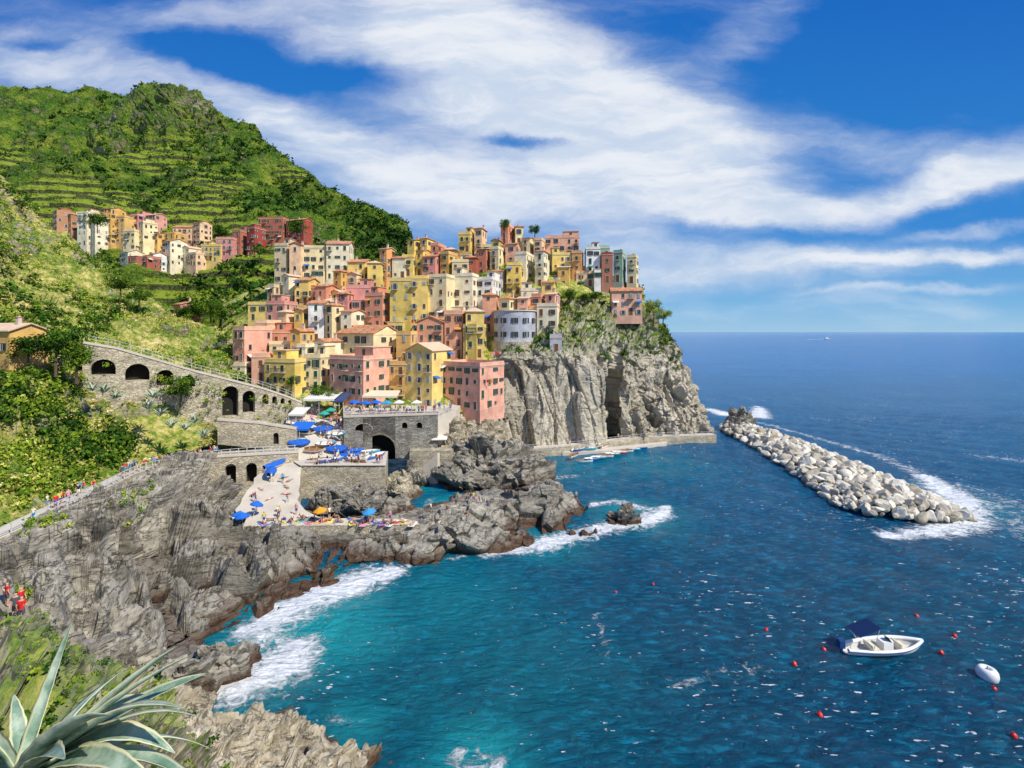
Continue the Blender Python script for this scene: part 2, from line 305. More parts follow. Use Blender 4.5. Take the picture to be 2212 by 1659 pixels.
wn1=tex(nt,'ShaderNodeTexNoise',.35,mapping(nt,P,(.7,1.4,1),(0,0,.35)),4,.6,.3); wn2=tex(nt,'ShaderNodeTexNoise',1.1,mapping(nt,P,(.6,1.6,1),(0,0,-.2)),7,.64,.4)
colr=ramp(nt,dist,[(0,(.0,.075,.135)),(.12,(.0,.11,.24)),(1,(.002,.15,.50))])
colr=mixc(nt,mrange(nt,big.outputs[0],.38,.7,0,.4),colr,(.0,.055,.18))
colr=mixc(nt,mrange(nt,wn2.outputs[0],.38,.68,.0,.6),colr,(.0,.03,.08))
colr=mixc(nt,mrange(nt,wn2.outputs[0],.50,.32,.0,.45),colr,(.003,.27,.45))  # dark and bright wave slopes painted into the water colour from ripple height
colr=mixc(nt,ash,colr,(.01,.38,.42))
fn=tex(nt,'ShaderNodeTexNoise',.55,mapping(nt,P,(1,1.3,1)),12,.70,1.4); fn2=tex(nt,'ShaderNodeTexNoise',3.,P,6,.7,.5)
ff=math_(nt,'ADD',af,math_(nt,'MULTIPLY',math_(nt,'SUBTRACT',fn.outputs[0],.5),2.3)); ff=math_(nt,'ADD',ff,math_(nt,'MULTIPLY',math_(nt,'SUBTRACT',fn2.outputs[0],.5),.6))
fm=math_(nt,'MULTIPLY',mrange(nt,ff,.38,.95),mrange(nt,af,.05,.25))
sc=tex(nt,'ShaderNodeTexNoise',2.2,mapping(nt,P,(.4,1.3,1),(0,0,.2)),3,.55); reg=tex(nt,'ShaderNodeTexNoise',.06,P,3)
reg2=math_(nt,'ADD',reg.outputs[0],math_(nt,'MULTIPLY',mrange(nt,sp.outputs[0],5,50),.14)); reg2=math_(nt,'ADD',reg2,mrange(nt,sp.outputs[1],35,75,.03,-.16))
thr=math_(nt,'ADD',sc.outputs[0],math_(nt,'MULTIPLY',math_(nt,'SUBTRACT',reg2,.55),.35))
glint_caps=math_(nt,'MULTIPLY',mrange(nt,thr,.68,.705),.9)  # white flecks painted into the colour for sun glints and small whitecaps
fm=math_(nt,'MAXIMUM',fm,glint_caps)
colr=mixc(nt,fm,colr,(.90,.93,.94)); nt.links.new(colr,b.inputs['Base Color'])
nt.links.new(mrange(nt,fm,0,1,.12,.8),b.inputs['Roughness']); b.inputs['IOR'].default_value=1.33; b.inputs['Specular IOR Level'].default_value=.3
hh=math_(nt,'ADD',math_(nt,'MULTIPLY',wn1.outputs[0],1.),math_(nt,'MULTIPLY',wn2.outputs[0],.6)); hh=math_(nt,'ADD',hh,math_(nt,'MULTIPLY',fm,.15)); bump(nt,hh,1.,1.3,b)
sea=mk('water',V,gridfaces(*X.shape),m,smooth=True); tag(sea,'deep blue sea water with white foam along the rocks',None,None,'structure')
for nm,a in (('foam',foam),('shallow',sh)):
    at=sea.data.attributes.new(nm,'FLOAT','POINT'); at.data.foreach_set('value',a.reshape(-1).astype(np.float32))
# ---------------------------------------------------------------- path line, used to bed the ground around it
def ribpts(pts,w):
    P=cr([tuple(p) for p in pts],60); L=[]
    for i in range(60):
        d=Vector(P[min(i+1,59)]-P[max(i-1,0)]); d.z=0; d.normalize(); n=Vector((-d.y,d.x,0)); L.append((Vector(P[i]),Vector(P[i])+n*w))
    return L
up_=Vector((0,0,.75))
PL=ribpts([U(-300,1340,36)+up_,U(-100,1240,42)+up_,U(0,1180,46.5)+up_,U(130,1116,53)+up_,U(215,1074,60)+up_,U(310,1025,70)+Vector((0,0,.6)),U(400,1003,78)+Vector((0,0,.2)),U(460,988,81),U(540,980,83.5),U(640,975,86.5)],2.4)
PC=np.array([tuple((a+b_)*.5) for a,b_ in PL])
def bed(Q):
    S_=Q.shape; q=Q.reshape(-1,3)
    for i0 in range(0,len(q),20000):
        c_=q[i0:i0+20000]; d=np.hypot(c_[:,None,0]-PC[None,:,0],c_[:,None,1]-PC[None,:,1]); k=d.argmin(1); dm=d[np.arange(len(c_)),k]
        lim=PC[k,2]-.2+np.maximum(0,dm-2.0)*1.1; c_[:,2]=np.where(dm<9,np.minimum(c_[:,2],lim),c_[:,2])
        px=c_[:,0]/np.maximum(c_[:,1],1)*F+CX; inr=(px>498)&(px<912)&(c_[:,1]>64.6)&(c_[:,1]<91); lim2=np.interp(c_[:,1],[64.6,66,70,75,83,91],[2.6,2.6,2.9,3.9,5.3,5.6]); c_[:,2]=np.where(inr,np.minimum(c_[:,2],lim2),c_[:,2])
        q[i0:i0+20000]=c_
    return q.reshape(S_)
# ---------------------------------------------------------------- terrain
def rows(*rs): return [[U(*p) for p in r] for r in rs]
HP=[-300,0,150,270,370,460,560,660,740,820,880,930]
def hr(pys,Ys): return [U(a,b,c) for a,b,c in zip(HP,pys,Ys)]
ridge=hr([175,192,204,200,176,240,310,364,422,478,528,566],[520,480,470,460,440,420,400,380,360,345,335,328])
back=[Vector((p.x*1.1,p.y+90,p.z-50)) for p in ridge]
hill_rows=[back,ridge,hr([300,300,300,305,300,335,385,440,480,520,548,575],[400,385,375,370,365,355,345,325,325,320,318,316]),
 hr([420,400,400,410,420,430,460,490,530,560,580,600],[320,310,305,300,295,290,285,285,290,290,295,300]),
 hr([560,540,560,575,590,590,605,610,620,620,625,640],[240,235,230,225,220,215,210,210,225,235,245,260]),
 hr([760,760,770,780,790,800,800,790,760,740,730,720],[146,148,150,152,150,140,136,140,155,180,200,210])]
def terrmask(p): 
    m=noise.fractal(Vector(p)*.014+Vector((3,1,2)),1,2,3); return min(1,max(0,(m+.28)*5))*(1 if p[2]<172 else max(0,1-(p[2]-172)/25))*(1 if p[0]<-112 else 0)*(1 if p[0]/p[1]<-.44 or p[2]<90 else 0)
TM=[]
def terr(Q):
    out=Q.copy()
    for i in range(Q.shape[0]):
        for j in range(Q.shape[1]):
            p=Q[i,j]; k=terrmask(p); TM.append(k)
            zz=p[2]+1.6*noise.noise(Vector(p)*.03)
            st=6.5; f=(zz/st)%1; g=math.floor(zz/st)+.5*min(1,f/.75)+.5*min(1,max(0,(f-.75)/.2)); out[i,j,2]=p[2]*(1-k)+(p[2]+g*st-zz)*k
    return out
def hd_(p):
    a=softd(p,55,12)+softd(p,12,1.6); r=math.hypot(p[0]+290,p[1]-420); 
    if r<85: a+=rockd(p,18,7.)*(1-r/85)
    return a
hill,HQ=loft('hill',hill_rows,380,360,hd_,m_hill,'green terraced hillside with vineyards and scrub',post=terr)
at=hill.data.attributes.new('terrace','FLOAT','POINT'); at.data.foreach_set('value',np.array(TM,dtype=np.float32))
print('hill',time.time()-T0)
SP=rows([(-350,250,150),(-100,330,160),(0,390,170),(100,490,180),(220,570,190),(330,650,190),(400,690,180),(520,720,160)])[0]
lb=[Vector((p.x,p.y+10,p.z-45)) for p in SP]
slope_rows=[lb]+rows([(-350,250,110),(-100,330,120),(0,385,130),(100,490,140),(220,568,145),(330,648,148),(400,690,142),(520,730,132)],
 [(-350,480,90),(-100,520,95),(0,560,105),(100,600,112),(220,650,118),(330,695,120),(400,725,118),(520,770,114)],
 [(-350,680,70),(-100,690,73),(0,695,78),(100,710,84),(200,737,88),(330,768,93),(430,795,97),(520,825,99)],
 [(-350,740,64),(-100,760,68),(0,780,72),(100,800,75),(200,830,79),(330,850,86),(430,870,91),(520,880,96)],
 [(-350,950,50),(-100,920,55),(0,900,58),(100,900,62),(200,900,68),(330,905,78),(450,930,86),(560,940,92)],
 [(-350,1320,36),(-100,1205,44),(0,1138,49),(100,1080,54.5),(200,1040,62),(330,990,76),(450,965,86),(560,965,92)])
slope,SQ=loft('slope',slope_rows,260,320,lambda p:softd(p,16,2.)+(rockd(p,5,1.6) if p[2]<24 else softd(p,4,.9)+rockd(p,9,1.)),m_slope,'grassy hillside with scrub and exposed rock',post=bed)
# rocky shore
def c(*a): return [U(*p) if len(p)==3 else G(p[0],p[1],0) for p in a]
cols=[c((-300,1300,39),(-300,1335,36),(-300,1500,30),(-300,1750,25),(-300,1900)),
 c((-20,1165,49),(0,1180,46.5),(30,1270,40),(60,1420,32.5),(150,1690)),
 c((110,1105,56),(130,1116,53),(160,1210,44.5),(210,1370,36.8),(310,1640)),
 c((200,1060,62),(215,1074,60),(235,1150,50.5),(300,1350,39.5),(400,1540)),
 c((300,1020,73),(310,1028,70),(335,1120,57.5),(415,1310,44.),(480,1475)),
 c((400,1003,81),(400,1010,78),(430,1090,64.5),(480,1240,50.6),(545,1358)),
 c((480,1050,80),(490,1065,74),(520,1130,64.5),(575,1210,55.8),(625,1300)),
 c((560,1115,70),(575,1134,66),(620,1160,62.3),(660,1210,56.5),(700,1260)),
 c((700,1118,69.5),(710,1136,65.5),(730,1155,62.4),(760,1195,59),(800,1234)),
 c((840,1112,69.5),(850,1132,65.5),(870,1146,63.6),(880,1185,60.3),(900,1221)),
 c((945,1085),(960,1098,70),(1000,1105,68.),(1000,1150,64.3),(1010,1203)),
 c((1085,1052),(1095,1068,75),(1110,1078,73),(1130,1120,69.8),(1140,1175)),
 c((1180,1045),(1190,1058,76),(1205,1080,74),(1220,1120,71.3),(1230,1157)),
 c((1270,1100),(1262,1102,76),(1270,1114,74.5),(1280,1127,73),(1296,1142))]
rr=[[k[i] for k in cols] for i in range(5)]
rr.append([Vector((p[4].x+1,p[4].y-3,-3)) for p in cols])
CL1=[(U(335,1080,62)),(U(345,1200,50)),(U(385,1400,41)),(U(400,1480,38))]
def cleft(Q):
    for a,b_,wd,dp in [(CL1[0],CL1[1],1.3,4.5),(CL1[1],CL1[2],1.4,5.5),(CL1[2],CL1[3],1.3,3.5),(U(165,1130,52),U(190,1400,36),.9,3.4),(U(470,1110,66),U(520,1300,49),1.,2.6),(U(60,1200,45),U(90,1420,33),.8,3.),(U(250,1120,56),U(285,1330,42),.7,3.),(U(420,1090,66),U(455,1290,48),.7,2.2),(U(560,1150,62),U(600,1270,53),.5,1.3)]:
        x0,y0,x1,y1=a.x,a.y,b_.x,b_.y; dx,dy=x1-x0,y1-y0; t=((Q[...,0]-x0)*dx+(Q[...,1]-y0)*dy)/(dx*dx+dy*dy); tc_=np.clip(t,0,1)
        wob=1.2*np.sin(Q[...,1]*.5+Q[...,0]*.3)+.4*np.sin(Q[...,1]*1.7); d=np.hypot(Q[...,0]+wob-x0-tc_*dx,Q[...,1]-y0-tc_*dy)
        z=Q[...,2]; nz=z-dp*np.exp(-(d/wd)**4); Q[...,2]=np.where(z>1.,np.maximum(nz,1.),z)
    return bed(Q)
def shd(p):
    left=min(1,max(0,(-16-p[0])/10.)); k=1. if (p[2]>3.4 or p[1]<64 or p[0]>-12) else .35
    return (rockd(p,5.,1.25)+(facet(p,9.5,2.6,.55,2.6,1.1)+.5)*left+(pillar(p,5.,.5))*left)*k
shore,RQ=loft('rocky_shore',rr,200,640,shd,m_rock,'grey layered rock cliff falling to the sea',post=cleft)
nr=[[Vector((-20,1,27.5)),Vector((-8,1,27.6)),Vector((-4,1,27.6)),Vector((-2.4,1,26)),Vector((-1.5,1,24))]]+rows(
 [(-900,1700,4.2),(-100,1745,4.2),(120,1800,4.2),(350,1990,4.2),(480,2400,4.2)],
 [(-900,1480,12),(-100,1570,10),(100,1600,10),(270,1670,11),(400,1790,12)],
 [(-700,1400,20),(-50,1420,20),(100,1450,20),(240,1500,20),(370,1620,20)],
 [(-500,1300,29),(0,1352,29),(80,1395,28.5),(200,1455,27),(350,1535,25)],
 [(-500,1300,33),(0,1358,32.5),(90,1405,31),(215,1480,29),(350,1580,28)],
 [(-500,1450,36),(0,1500,35),(90,1560,34),(200,1700,31),(320,1750,30)])
nearg,NQ=loft('ground',nr,170,170,lambda p:softd(p,2.5,.35)+rockd(p,2.,.6)*(1 if p[1]>8 else .3),m_near,'dry leafy ground with rock on the cliff edge')
sr=rows([(300,1520,37),(450,1545,37),(600,1570,36),(720,1610,35),(810,1625,34.5),(880,1660,33.5)],
 [(300,1480,34),(450,1502,33),(600,1545,32),(720,1580,31.5),(795,1565,32),(858,1650,32.5)],
 [(300,1560,29),(450,1570,29),(590,1600,29),(700,1640,29),(790,1610,30),(860,1680,30.8)],
 [(300,1640,24),(450,1660,24),(600,1720,24),(720,1780,24),(800,1790,25),(870,1800,27.6)],
 [(300,1900,16),(450,2000,16),(600,2050,16),(750,2100,18),(830,2000,21),(900,1920,25)])
spur,_=loft('rock_spur',sr,140,260,lambda p:rockd(p,2.4,.8)+facet(p,4.5,.7),m_tan,'jagged tan rocks rising from the sea')
# promontory
pc=[c((960,985,100),(995,900,104),(1025,855,109),(1045,790,118),(1055,740,127),(1060,700,140)),
 c((1060,965,109),(1062,880,110),(1080,795,113),(1090,770,116),(1110,740,126),(1110,680,142)),
 c((1150,968,112),(1158,880,113),(1170,780,115.5),(1180,760,117),(1190,700,127),(1190,650,142)),
 c((1230,960,115),(1240,870,116),(1250,785,117.5),(1250,755,121),(1250,675,134),(1250,620,150)),
 c((1305,952,118),(1305,890,118.7),(1310,800,120),(1315,755,125),(1310,670,137),(1310,620,152)),
 c((1322,950,129),(1322,890,130),(1325,820,131),(1332,765,132),(1340,680,139),(1340,630,154)),
 c((1342,948,121),(1342,890,122.5),(1345,830,125),(1350,770,130),(1365,690,138),(1370,640,155)),
 c((1405,945,123),(1402,895,125),(1395,835,128),(1400,770,133),(1410,697,140),(1405,660,155)),
 c((1470,943,125),(1460,895,127.5),(1445,835,131),(1435,775,136),(1425,708,142),(1418,690,155)),
 c((1547,942,128),(1528,890,132),(1496,815,137),(1468,760,141),(1440,706,145),(1430,700,156)),
 c((1550,925,143),(1526,880,147),(1494,812,150),(1464,760,151),(1437,708,152),(1425,703,160)),
 c((1470,905,170),(1440,860,170),(1420,800,170),(1400,760,170),(1390,720,168),(1385,715,168))]
pr=[[k[i] for k in pc] for i in range(6)][::-1]+[[Vector((k[0].x,k[0].y-.5,-3)) for k in pc]]
def slab(p,s,amp):
    q=Vector(((p[0]+p[2]*.22)/s,p[1]/s,p[2]/(s*3.6))); w=noise.noise(q*1.2)*.4; q=q+Vector((w,-w,0))
    d,pt=noise.voronoi(q); c_=pt[0]; rv=noise.cell_vector(c_*5.1)-Vector((.5,.5,.5)); e=min(d[1]-d[0],.07)/.07
    return amp*((q-c_).dot(rv)*2.4+(noise.cell(c_*3.7)-.5)*.9-(1-e)*.3)
def pd(p):
    rt=min(1,max(0,(p[0]-24)/8.))
    up=min(1,max(0,(p[2]-21.5+rt*6-3*noise.noise(Vector(p)*.12))/4.))
    a=softd(p,8,1.3)+softd(p,2.5,.4)+rockd(p,4,.9) if up>0 else 0; 
    if up<1:
        b_=slab(p,6.5,1.8)+slab(p,2.6,.5)+softd(p,9,.5)+rockd(p,2.,.12)
        b_+=rockd(p,5,1.1)*rt
    else: b_=0
    return a*up+b_*(1-up)-.3*rt
prom,PQ=loft('cliff',pr,210,440,pd,m_cliff,'pale slab cliff with green slopes above the sea')
vr=rows([(480,900,100),(600,900,100),(700,905,100),(850,905,102),(960,905,103),(1050,850,110),(1060,790,119),(1080,780,122)],
 [(480,860,104),(600,870,104),(700,880,105),(850,885,105),(960,885,106),(1050,800,117),(1065,760,122),(1100,740,126)],
 [(480,770,122),(600,775,120),(700,780,118),(850,780,119),(960,760,122),(1060,735,126),(1150,710,128),(1200,690,129)],
 [(480,700,148),(600,660,144),(700,660,140),(850,650,141),(960,650,141),(1080,645,140),(1200,635,142),(1380,690,142)],
 [(480,650,180),(600,610,172),(700,605,166),(850,590,166),(960,570,165),(1080,545,164),(1200,560,162),(1390,620,156)],
 [(480,660,200),(600,640,195),(700,640,190),(850,610,188),(960,590,185),(1080,570,185),(1200,590,180),(1370,680,172)])
vill,VQ=loft('terrain',vr,110,140,lambda p:softd(p,6,.7),m_slope,'steep stone and scrub ground under the village houses')
print('terrain',time.time()-T0)
def outcrop(name,cx,cy,rx,ry,h,mat,label,amp=1.2,s=3.,n=70,skew=0.,z0=0.):
    V=np.zeros((n,n*2,3))
    for i in range(n):
        for j in range(n*2):
            jj=j if j<n*2-1 else 0
            r=1.12*i/(n-1); t=2*math.pi*jj/(n*2-1); z=h*max(0,1-r**2.2)**.75 if r<1 else -(r-1)*12
            x=cx+rx*r*math.cos(t)+skew*z; y=cy+ry*r*math.sin(t); p=Vector((x,y,z+z0)); k=Vector((math.cos(t)*r,math.sin(t)*r,.8)).normalized()
            V[i,j]=p+k*rockd(p,s,amp)
    o=mk(name,V.reshape(-1,3),gridfaces(n,n*2),mat); return tag(o,label,'rock')
outcrop('rock_outcrop',G(1050,1050).x,96,13.5,10,8.2,m_rock,'large grey rock outcrop standing in the harbour',1.7,4.6,110)
outcrop('rock_outcrop',G(800,1080).x,77.5,10,4.6,4.2,m_rock,'low grey rock mass beside the swimming area',1.,3.4,90)
outcrop('rock_outcrop',G(700,1075,3).x,76.5,2.4,2.4,1.8,m_rock,'small grey rock beside the slipway',.6,2.,40,0,2.4)
outcrop('rock_outcrop',G(490,1105,3).x,71,1.8,3.4,1.6,m_rock,'small grey rock beside the slipway',.6,2.,40,0,2.4)
outcrop('rock_outcrop',U(865,1000,84).x,85,3.6,3.4,4.3,m_tan,'pale rock beside the boat slip',.7,2.5,45)
outcrop('rock_outcrop',XY(1030,107)[0],107,8.5,7,12.3,m_tan,'tan rock carrying the pink house above the harbour',.9,3.5,80)
outcrop('rock_outcrop',XY(985,100)[0],99.5,3.6,4.,11.5,m_tan,'tan rock between the quay and the harbour terrace',.9,2.8,60)
outcrop('rock_outcrop',XY(895,92)[0],91,3.,2.,5.,m_rock,'grey rock beside the harbour arch',.8,2.4,45)
outcrop('rock_islet',G(1350,1135).x,73.5,2.7,2.,3.1,m_rock,'small brown rock islet ringed by white foam',.8,1.8,50,.25)
outcrop('rock_outcrop',G(1585,925).x,141,5.,4.5,7.,m_rock,'dark rock at the root of the breakwater',1.2,3.,50)
outcrop('rock_outcrop',G(470,1465,0).x,41,3.,2.2,2.2,m_rock,'wet dark rock at the foot of the cliff',.8,2.,45); outcrop('rock_outcrop',G(390,1500,0).x,38.5,3.2,2.4,2.8,m_rock,'wet dark rock at the foot of the cliff',.9,2.,45)
# ---------------------------------------------------------------- breakwater boulders
m_b=[]
for i,(a,bb) in enumerate([((.50,.45,.35),(.76,.70,.56)),((.32,.28,.21),(.56,.50,.39)),((.60,.55,.45),(.85,.80,.68))]):
    m,nt,b=newmat('boulder_stone%d'%i); tc=N(nt,'ShaderNodeTexCoord'); n=tex(nt,'ShaderNodeTexNoise',1.3,tc.outputs['Object'],9,.7)
    geo=N(nt,'ShaderNodeNewGeometry'); sp=N(nt,'ShaderNodeSeparateXYZ'); nt.links.new(geo.outputs['Position'],sp.inputs[0])
    cc=mixc(nt,mrange(nt,n.outputs[0],.35,.65),a,bb); cc=mixc(nt,mrange(nt,sp.outputs[2],.0,.7,.88,0),cc,(.09,.07,.02)); nt.links.new(cc,b.inputs['Base Color']); b.inputs['Roughness'].default_value=.85
    bump(nt,n.outputs[0],.9,.12,b); m_b.append(m)
def boulder_mesh(seed,mat,sub=3):
    r=random.Random(seed); bm=bmesh.new(); bmesh.ops.create_icosphere(bm,subdivisions=sub,radius=1)
    pl=[(Vector((r.gauss(0,1),r.gauss(0,1),r.gauss(0,1))).normalized(),r.uniform(.5,.9)) for _ in range(11)]
    sx,sy,sz=r.uniform(.85,1.4),r.uniform(.65,1.),r.uniform(.55,.9)
    for v in bm.verts:
        d=v.co.normalized(); k=min([1.05]+[h/d.dot(n) for n,h in pl if d.dot(n)>.05]); v.co=d*k*(1+.03*noise.noise(d*4)); v.co.x*=sx; v.co.y*=sy; v.co.z*=sz
    me=bpy.data.meshes.new('boulder'); bm.to_mesh(me); bm.free(); me.materials.append(mat); return me
BM=[boulder_mesh(i,m_b[i%3]) for i in range(15)]
A=[G(1588,928),G(1690,970),G(1806,1028),G(1897,1078),G(1945,1106)]; WID=[5.,7.,8.2,9.2,9.2]
AP=cr([tuple(p) for p in A],60); WP=np.interp(np.linspace(0,4,60),range(5),WID)
endp=AP[59]; endd=AP[59]-AP[58]; endd/=np.linalg.norm(endd)
def bspot(smin,smax,placed,sep):
    i=R.random()*65; k=min(int(i),58); p=AP[k]+(AP[k+1]-AP[k])*(i-k); d=AP[k+1]-AP[k]; d/=np.linalg.norm(d); n=np.array([-d[1],d[0],0]); wd=WP[k]; o=R.uniform(-1,1); 
    if i>59:
        ex=(i-59)/6*4.; p=endp+endd*ex; o*=math.sqrt(max(0,1-(ex/4.6)**2)); zf=1-.7*(ex/4.)**2
    else: zf=1.
    q=p+n*o*wd; z=(2.1*(1-abs(o)**3)+.1)*zf; s=R.uniform(smin,smax)
    if any((q[0]-a)**2+(q[1]-b_)**2<(sep*(s+t))**2 for a,b_,t in placed): return None
    placed.append((q[0],q[1],s)); return (q[0],q[1],z),(R.uniform(-.9,.9),R.uniform(-.9,.9),R.uniform(0,6.3)),s
cnt=0; placed=[]; tries=0
while cnt<297 and tries<60000:
    tries+=1; q=bspot(.95,1.65,placed,.53)
    if q is None: continue
    ob=inst(R.choice(BM),'boulder',None,q[0],q[1],(q[2],)*3); tag(ob,'pale angular stone boulder piled in the breakwater','boulder','boulders of the breakwater'); cnt+=1
pv=[];pf=[];n=60
for k in range(60):
    d=AP[min(k+1,59)]-AP[max(k-1,0)]; d/=np.linalg.norm(d); nn=np.array([-d[1],d[0],0])
    for o,z in ((-1.,-1.5),(-.75,.5),(0,1.4),(.75,.5),(1.,-1.5)): 
        q=AP[k]+nn*o*WP[k]; pv.append((q[0],q[1],z+.5*noise.noise(Vector(q)*.7)))
pf=[tuple(int(v) for v in f) for f in gridfaces(60,5)]; pm=[1]*len(pf)
SB=[boulder_mesh(50+i,m_b[0],2) for i in range(6)]; SV=[([v.co.copy() for v in me.vertices],[tuple(p.vertices) for p in me.polygons]) for me in SB]
c2=0;tries=0
while c2<330 and tries<40000:
    tries+=1; q=bspot(.45,.9,placed,.42)
    if q is None: continue
    vs_,fs_=R.choice(SV); M=Matrix.Translation(q[0])@Euler(q[1]).to_matrix().to_4x4()@Matrix.Scale(q[2],4); b0=len(pv); pv+=[tuple(M@v) for v in vs_]; pf+=[tuple(b0+i for i in f) for f in fs_]; pm+=[R.choice([0,1,2])]*len(fs_); c2+=1
tag(mk('breakwater_rubble',pv,pf,m_b,pm),'smaller stones filling the gaps of the breakwater','rubble',None,'stuff')
print('boulders',cnt,c2,time.time()-T0)
# ---------------------------------------------------------------- walls with arches
def lineY(px,A,B):
    k=(px-CX)/F; t=(k*A[1]-A[0])/((B[0]-A[0])-k*(B[1]-A[1])); return A[1]+t*(B[1]-A[1]),t
def arch_wall(name,pa,Ya,pb,Yb,top,bot,opens,mat,label,cat,thick=2.2,cap=True):
    A=((pa-CX)*Ya/F,Ya); B=((pb-CX)*Yb/F,Yb); L=math.hypot(B[0]-A[0],B[1]-A[1]); dx,dy=(B[0]-A[0])/L,(B[1]-A[1])/L; nx,ny=-dy,dx
    if ny<0: nx,ny=-nx,-ny
    def sz(px,py): Y,t=lineY(px,A,B); return t*L,H-(py-HY)*Y/F
    tp=[sz(*p) for p in top]; bt=[sz(*p) for p in bot]
    zt=lambda s:float(np.interp(s,[p[0] for p in tp],[p[1] for p in tp])); zb=lambda s:float(np.interp(s,[p[0] for p in bt],[p[1] for p in bt]))
    mb=MB(); Pt=lambda s,z,d=0:(A[0]+dx*s+nx*d,A[1]+dy*s+ny*d,z)
    ops=[]
    for (x0,x1,y0,y1) in opens:
        s0,_=sz(x0,y0); s1,_=sz(x1,y0); _,z1=sz((x0+x1)/2,y0); _,z0=sz((x0+x1)/2,y1); ops.append((s0,s1,z0,z1))
    cuts=sorted(set([0,L]+list(np.linspace(0,L,30))+[p[0] for p in tp if 0<p[0]<L])); cuts=[s for s in cuts if not any(a-.05<s<b+.05 for a,b,_,_ in ops)]
    cuts=sorted(cuts+[a for a,_,_,_ in ops]+[b for _,b,_,_ in ops])
    for s0,s1 in zip(cuts[:-1],cuts[1:]):
        op=[o for o in ops if o[0]-1e-4<=s0 and s1<=o[1]+1e-4]
        if not op: mb.poly([Pt(s0,zb(s0)),Pt(s1,zb(s1)),Pt(s1,zt(s1)),Pt(s0,zt(s0))])
        else:
            a,b_,z0,z1=op[0]; r=(b_-a)/2; c0=(a+b_)/2; sp=z1-min(r,(z1-z0)*.8); rz=z1-sp; K=12
            ar=[(c0-r*math.cos(math.pi*i/K),sp+rz*math.sin(math.pi*i/K)) for i in range(K+1)]
            for (x0,y0),(x1,y1) in zip(ar[:-1],ar[1:]):
                mb.poly([Pt(x0,y0),Pt(x1,y1),Pt(x1,zt(x1)),Pt(x0,zt(x0))]); mb.poly([Pt(x0,y0),Pt(x0,y0,thick),Pt(x1,y1,thick),Pt(x1,y1)])
                mb.poly([Pt(x0,y0,-.05),Pt(x1,y1,-.05),Pt(c0+(x1-c0)*1.1,sp+(y1-sp)*1.1+.05,-.05),Pt(c0+(x0-c0)*1.1,sp+(y0-sp)*1.1+.05,-.05)],3)
            for x in (a,b_): mb.poly([Pt(x,z0),Pt(x,z0,thick),Pt(x,sp,thick),Pt(x,sp)])
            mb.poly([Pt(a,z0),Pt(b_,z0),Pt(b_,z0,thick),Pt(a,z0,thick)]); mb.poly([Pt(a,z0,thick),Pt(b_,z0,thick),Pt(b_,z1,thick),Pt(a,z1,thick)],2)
            if z0>min(zb(a),zb(b_)): mb.poly([Pt(a,zb(a)),Pt(b_,zb(b_)),Pt(b_,z0),Pt(a,z0)])
    for s0,s1 in zip(cuts[:-1],cuts[1:]):
        w0=thick+1.
        mb.poly([Pt(s0,zt(s0)),Pt(s1,zt(s1)),Pt(s1,zt(s1),w0),Pt(s0,zt(s0),w0)])
    for s in (0,L): mb.poly([Pt(s,zb(s)),Pt(s,zb(s),thick+1),Pt(s,zt(s),thick+1),Pt(s,zt(s))])
    if cap:
        for s0,s1 in zip(cuts[:-1],cuts[1:]):
            a0,a1=zt(s0),zt(s1); mb.poly([Pt(s0,a0-.3,-.12),Pt(s1,a1-.3,-.12),Pt(s1,a1+.08,-.12),Pt(s0,a0+.08,-.12)],1); mb.poly([Pt(s0,a0+.08,-.12),Pt(s1,a1+.08,-.12),Pt(s1,a1+.08,.4),Pt(s0,a0+.08,.4)],1)
    o=mb.obj(name,[mat,m_conc,m_dark,m_bwall]); tag(o,label,cat); return [Pt(s,zt(s)) for s in cuts]
VT=arch_wall('stone_viaduct',178,78,662,100,[(178,738),(250,750),(340,776),(420,800),(500,820),(570,838),(620,855),(662,872)],[(178,890),(300,905),(440,945),(520,930),(600,925),(662,900)],
 [(196,250,776,810),(270,323,786,822),(338,375,799,834),(390,421,811,836),(480,515,834,900),(524,551,844,892),(567,580,852,874),(588,598,856,873),(606,615,860,873),(622,629,864,876)],m_bwall,'stone viaduct with a row of arches carrying a footpath','viaduct')
arch_wall('retaining_wall',370,78,645,86,[(370,1003),(460,985),(640,975)],[(370,1060),(480,1090),(645,1060)],[(486,510,1002,1046),(531,555,1000,1046)],m_bwall,'stone retaining wall with two arched openings','wall')
arch_wall('stone_bridge',742,93,945,95,[(742,899),(945,893)],[(742,990),(945,990)],[(784,854,939,992),(766,804,915,932),(818,846,916,930),(868,880,912,926),(900,912,912,926)],m_gwall,'grey stone harbour bridge with a large dark arch','bridge',1.5)
arch_wall('retaining_wall',470,86,640,90,[(470,905),(560,912),(640,925)],[(470,960),(640,975)],[(590,602,935,960)],m_bwall,'low weathered stone wall above the footpath','wall',.6)
def prism(name,pts,z0,z1,mat,label=None,kind='structure',cat=None):
    mb=MB(); mb.prism([(p[0],p[1]) for p in pts],z0,z1); o=mb.obj(name,mat); tag(o,label,cat,None,kind); return o
SZ=lambda Y:6.06+7.05*min(1,max(0,(Y-86.5)/13.))
def yz(px,Y): return SZ(Y) if px<743 else 6.1
prism('harbour_terrace',[XY(742,95.2),XY(945,97),XY(985,100),XY(1000,110),XY(742,112)],5,13.1,m_conc,'paved terrace above the harbour')
prism('street',[XY(612,86.5),XY(743,86.5),XY(743,99.5),XY(742,112),XY(610,112),XY(618,99.5)],[0]*6,[SZ(86.5),SZ(86.5),13.12,13.14,13.14,13.12],m_conc,'sloping street between the houses and the boat yard')
prism('quay',[XY(650,83.3),XY(832,83.3),XY(838,92.6),XY(612,91.6),XY(640,88)],-1,6.,m_bwall,'stone quay holding the boat yard')
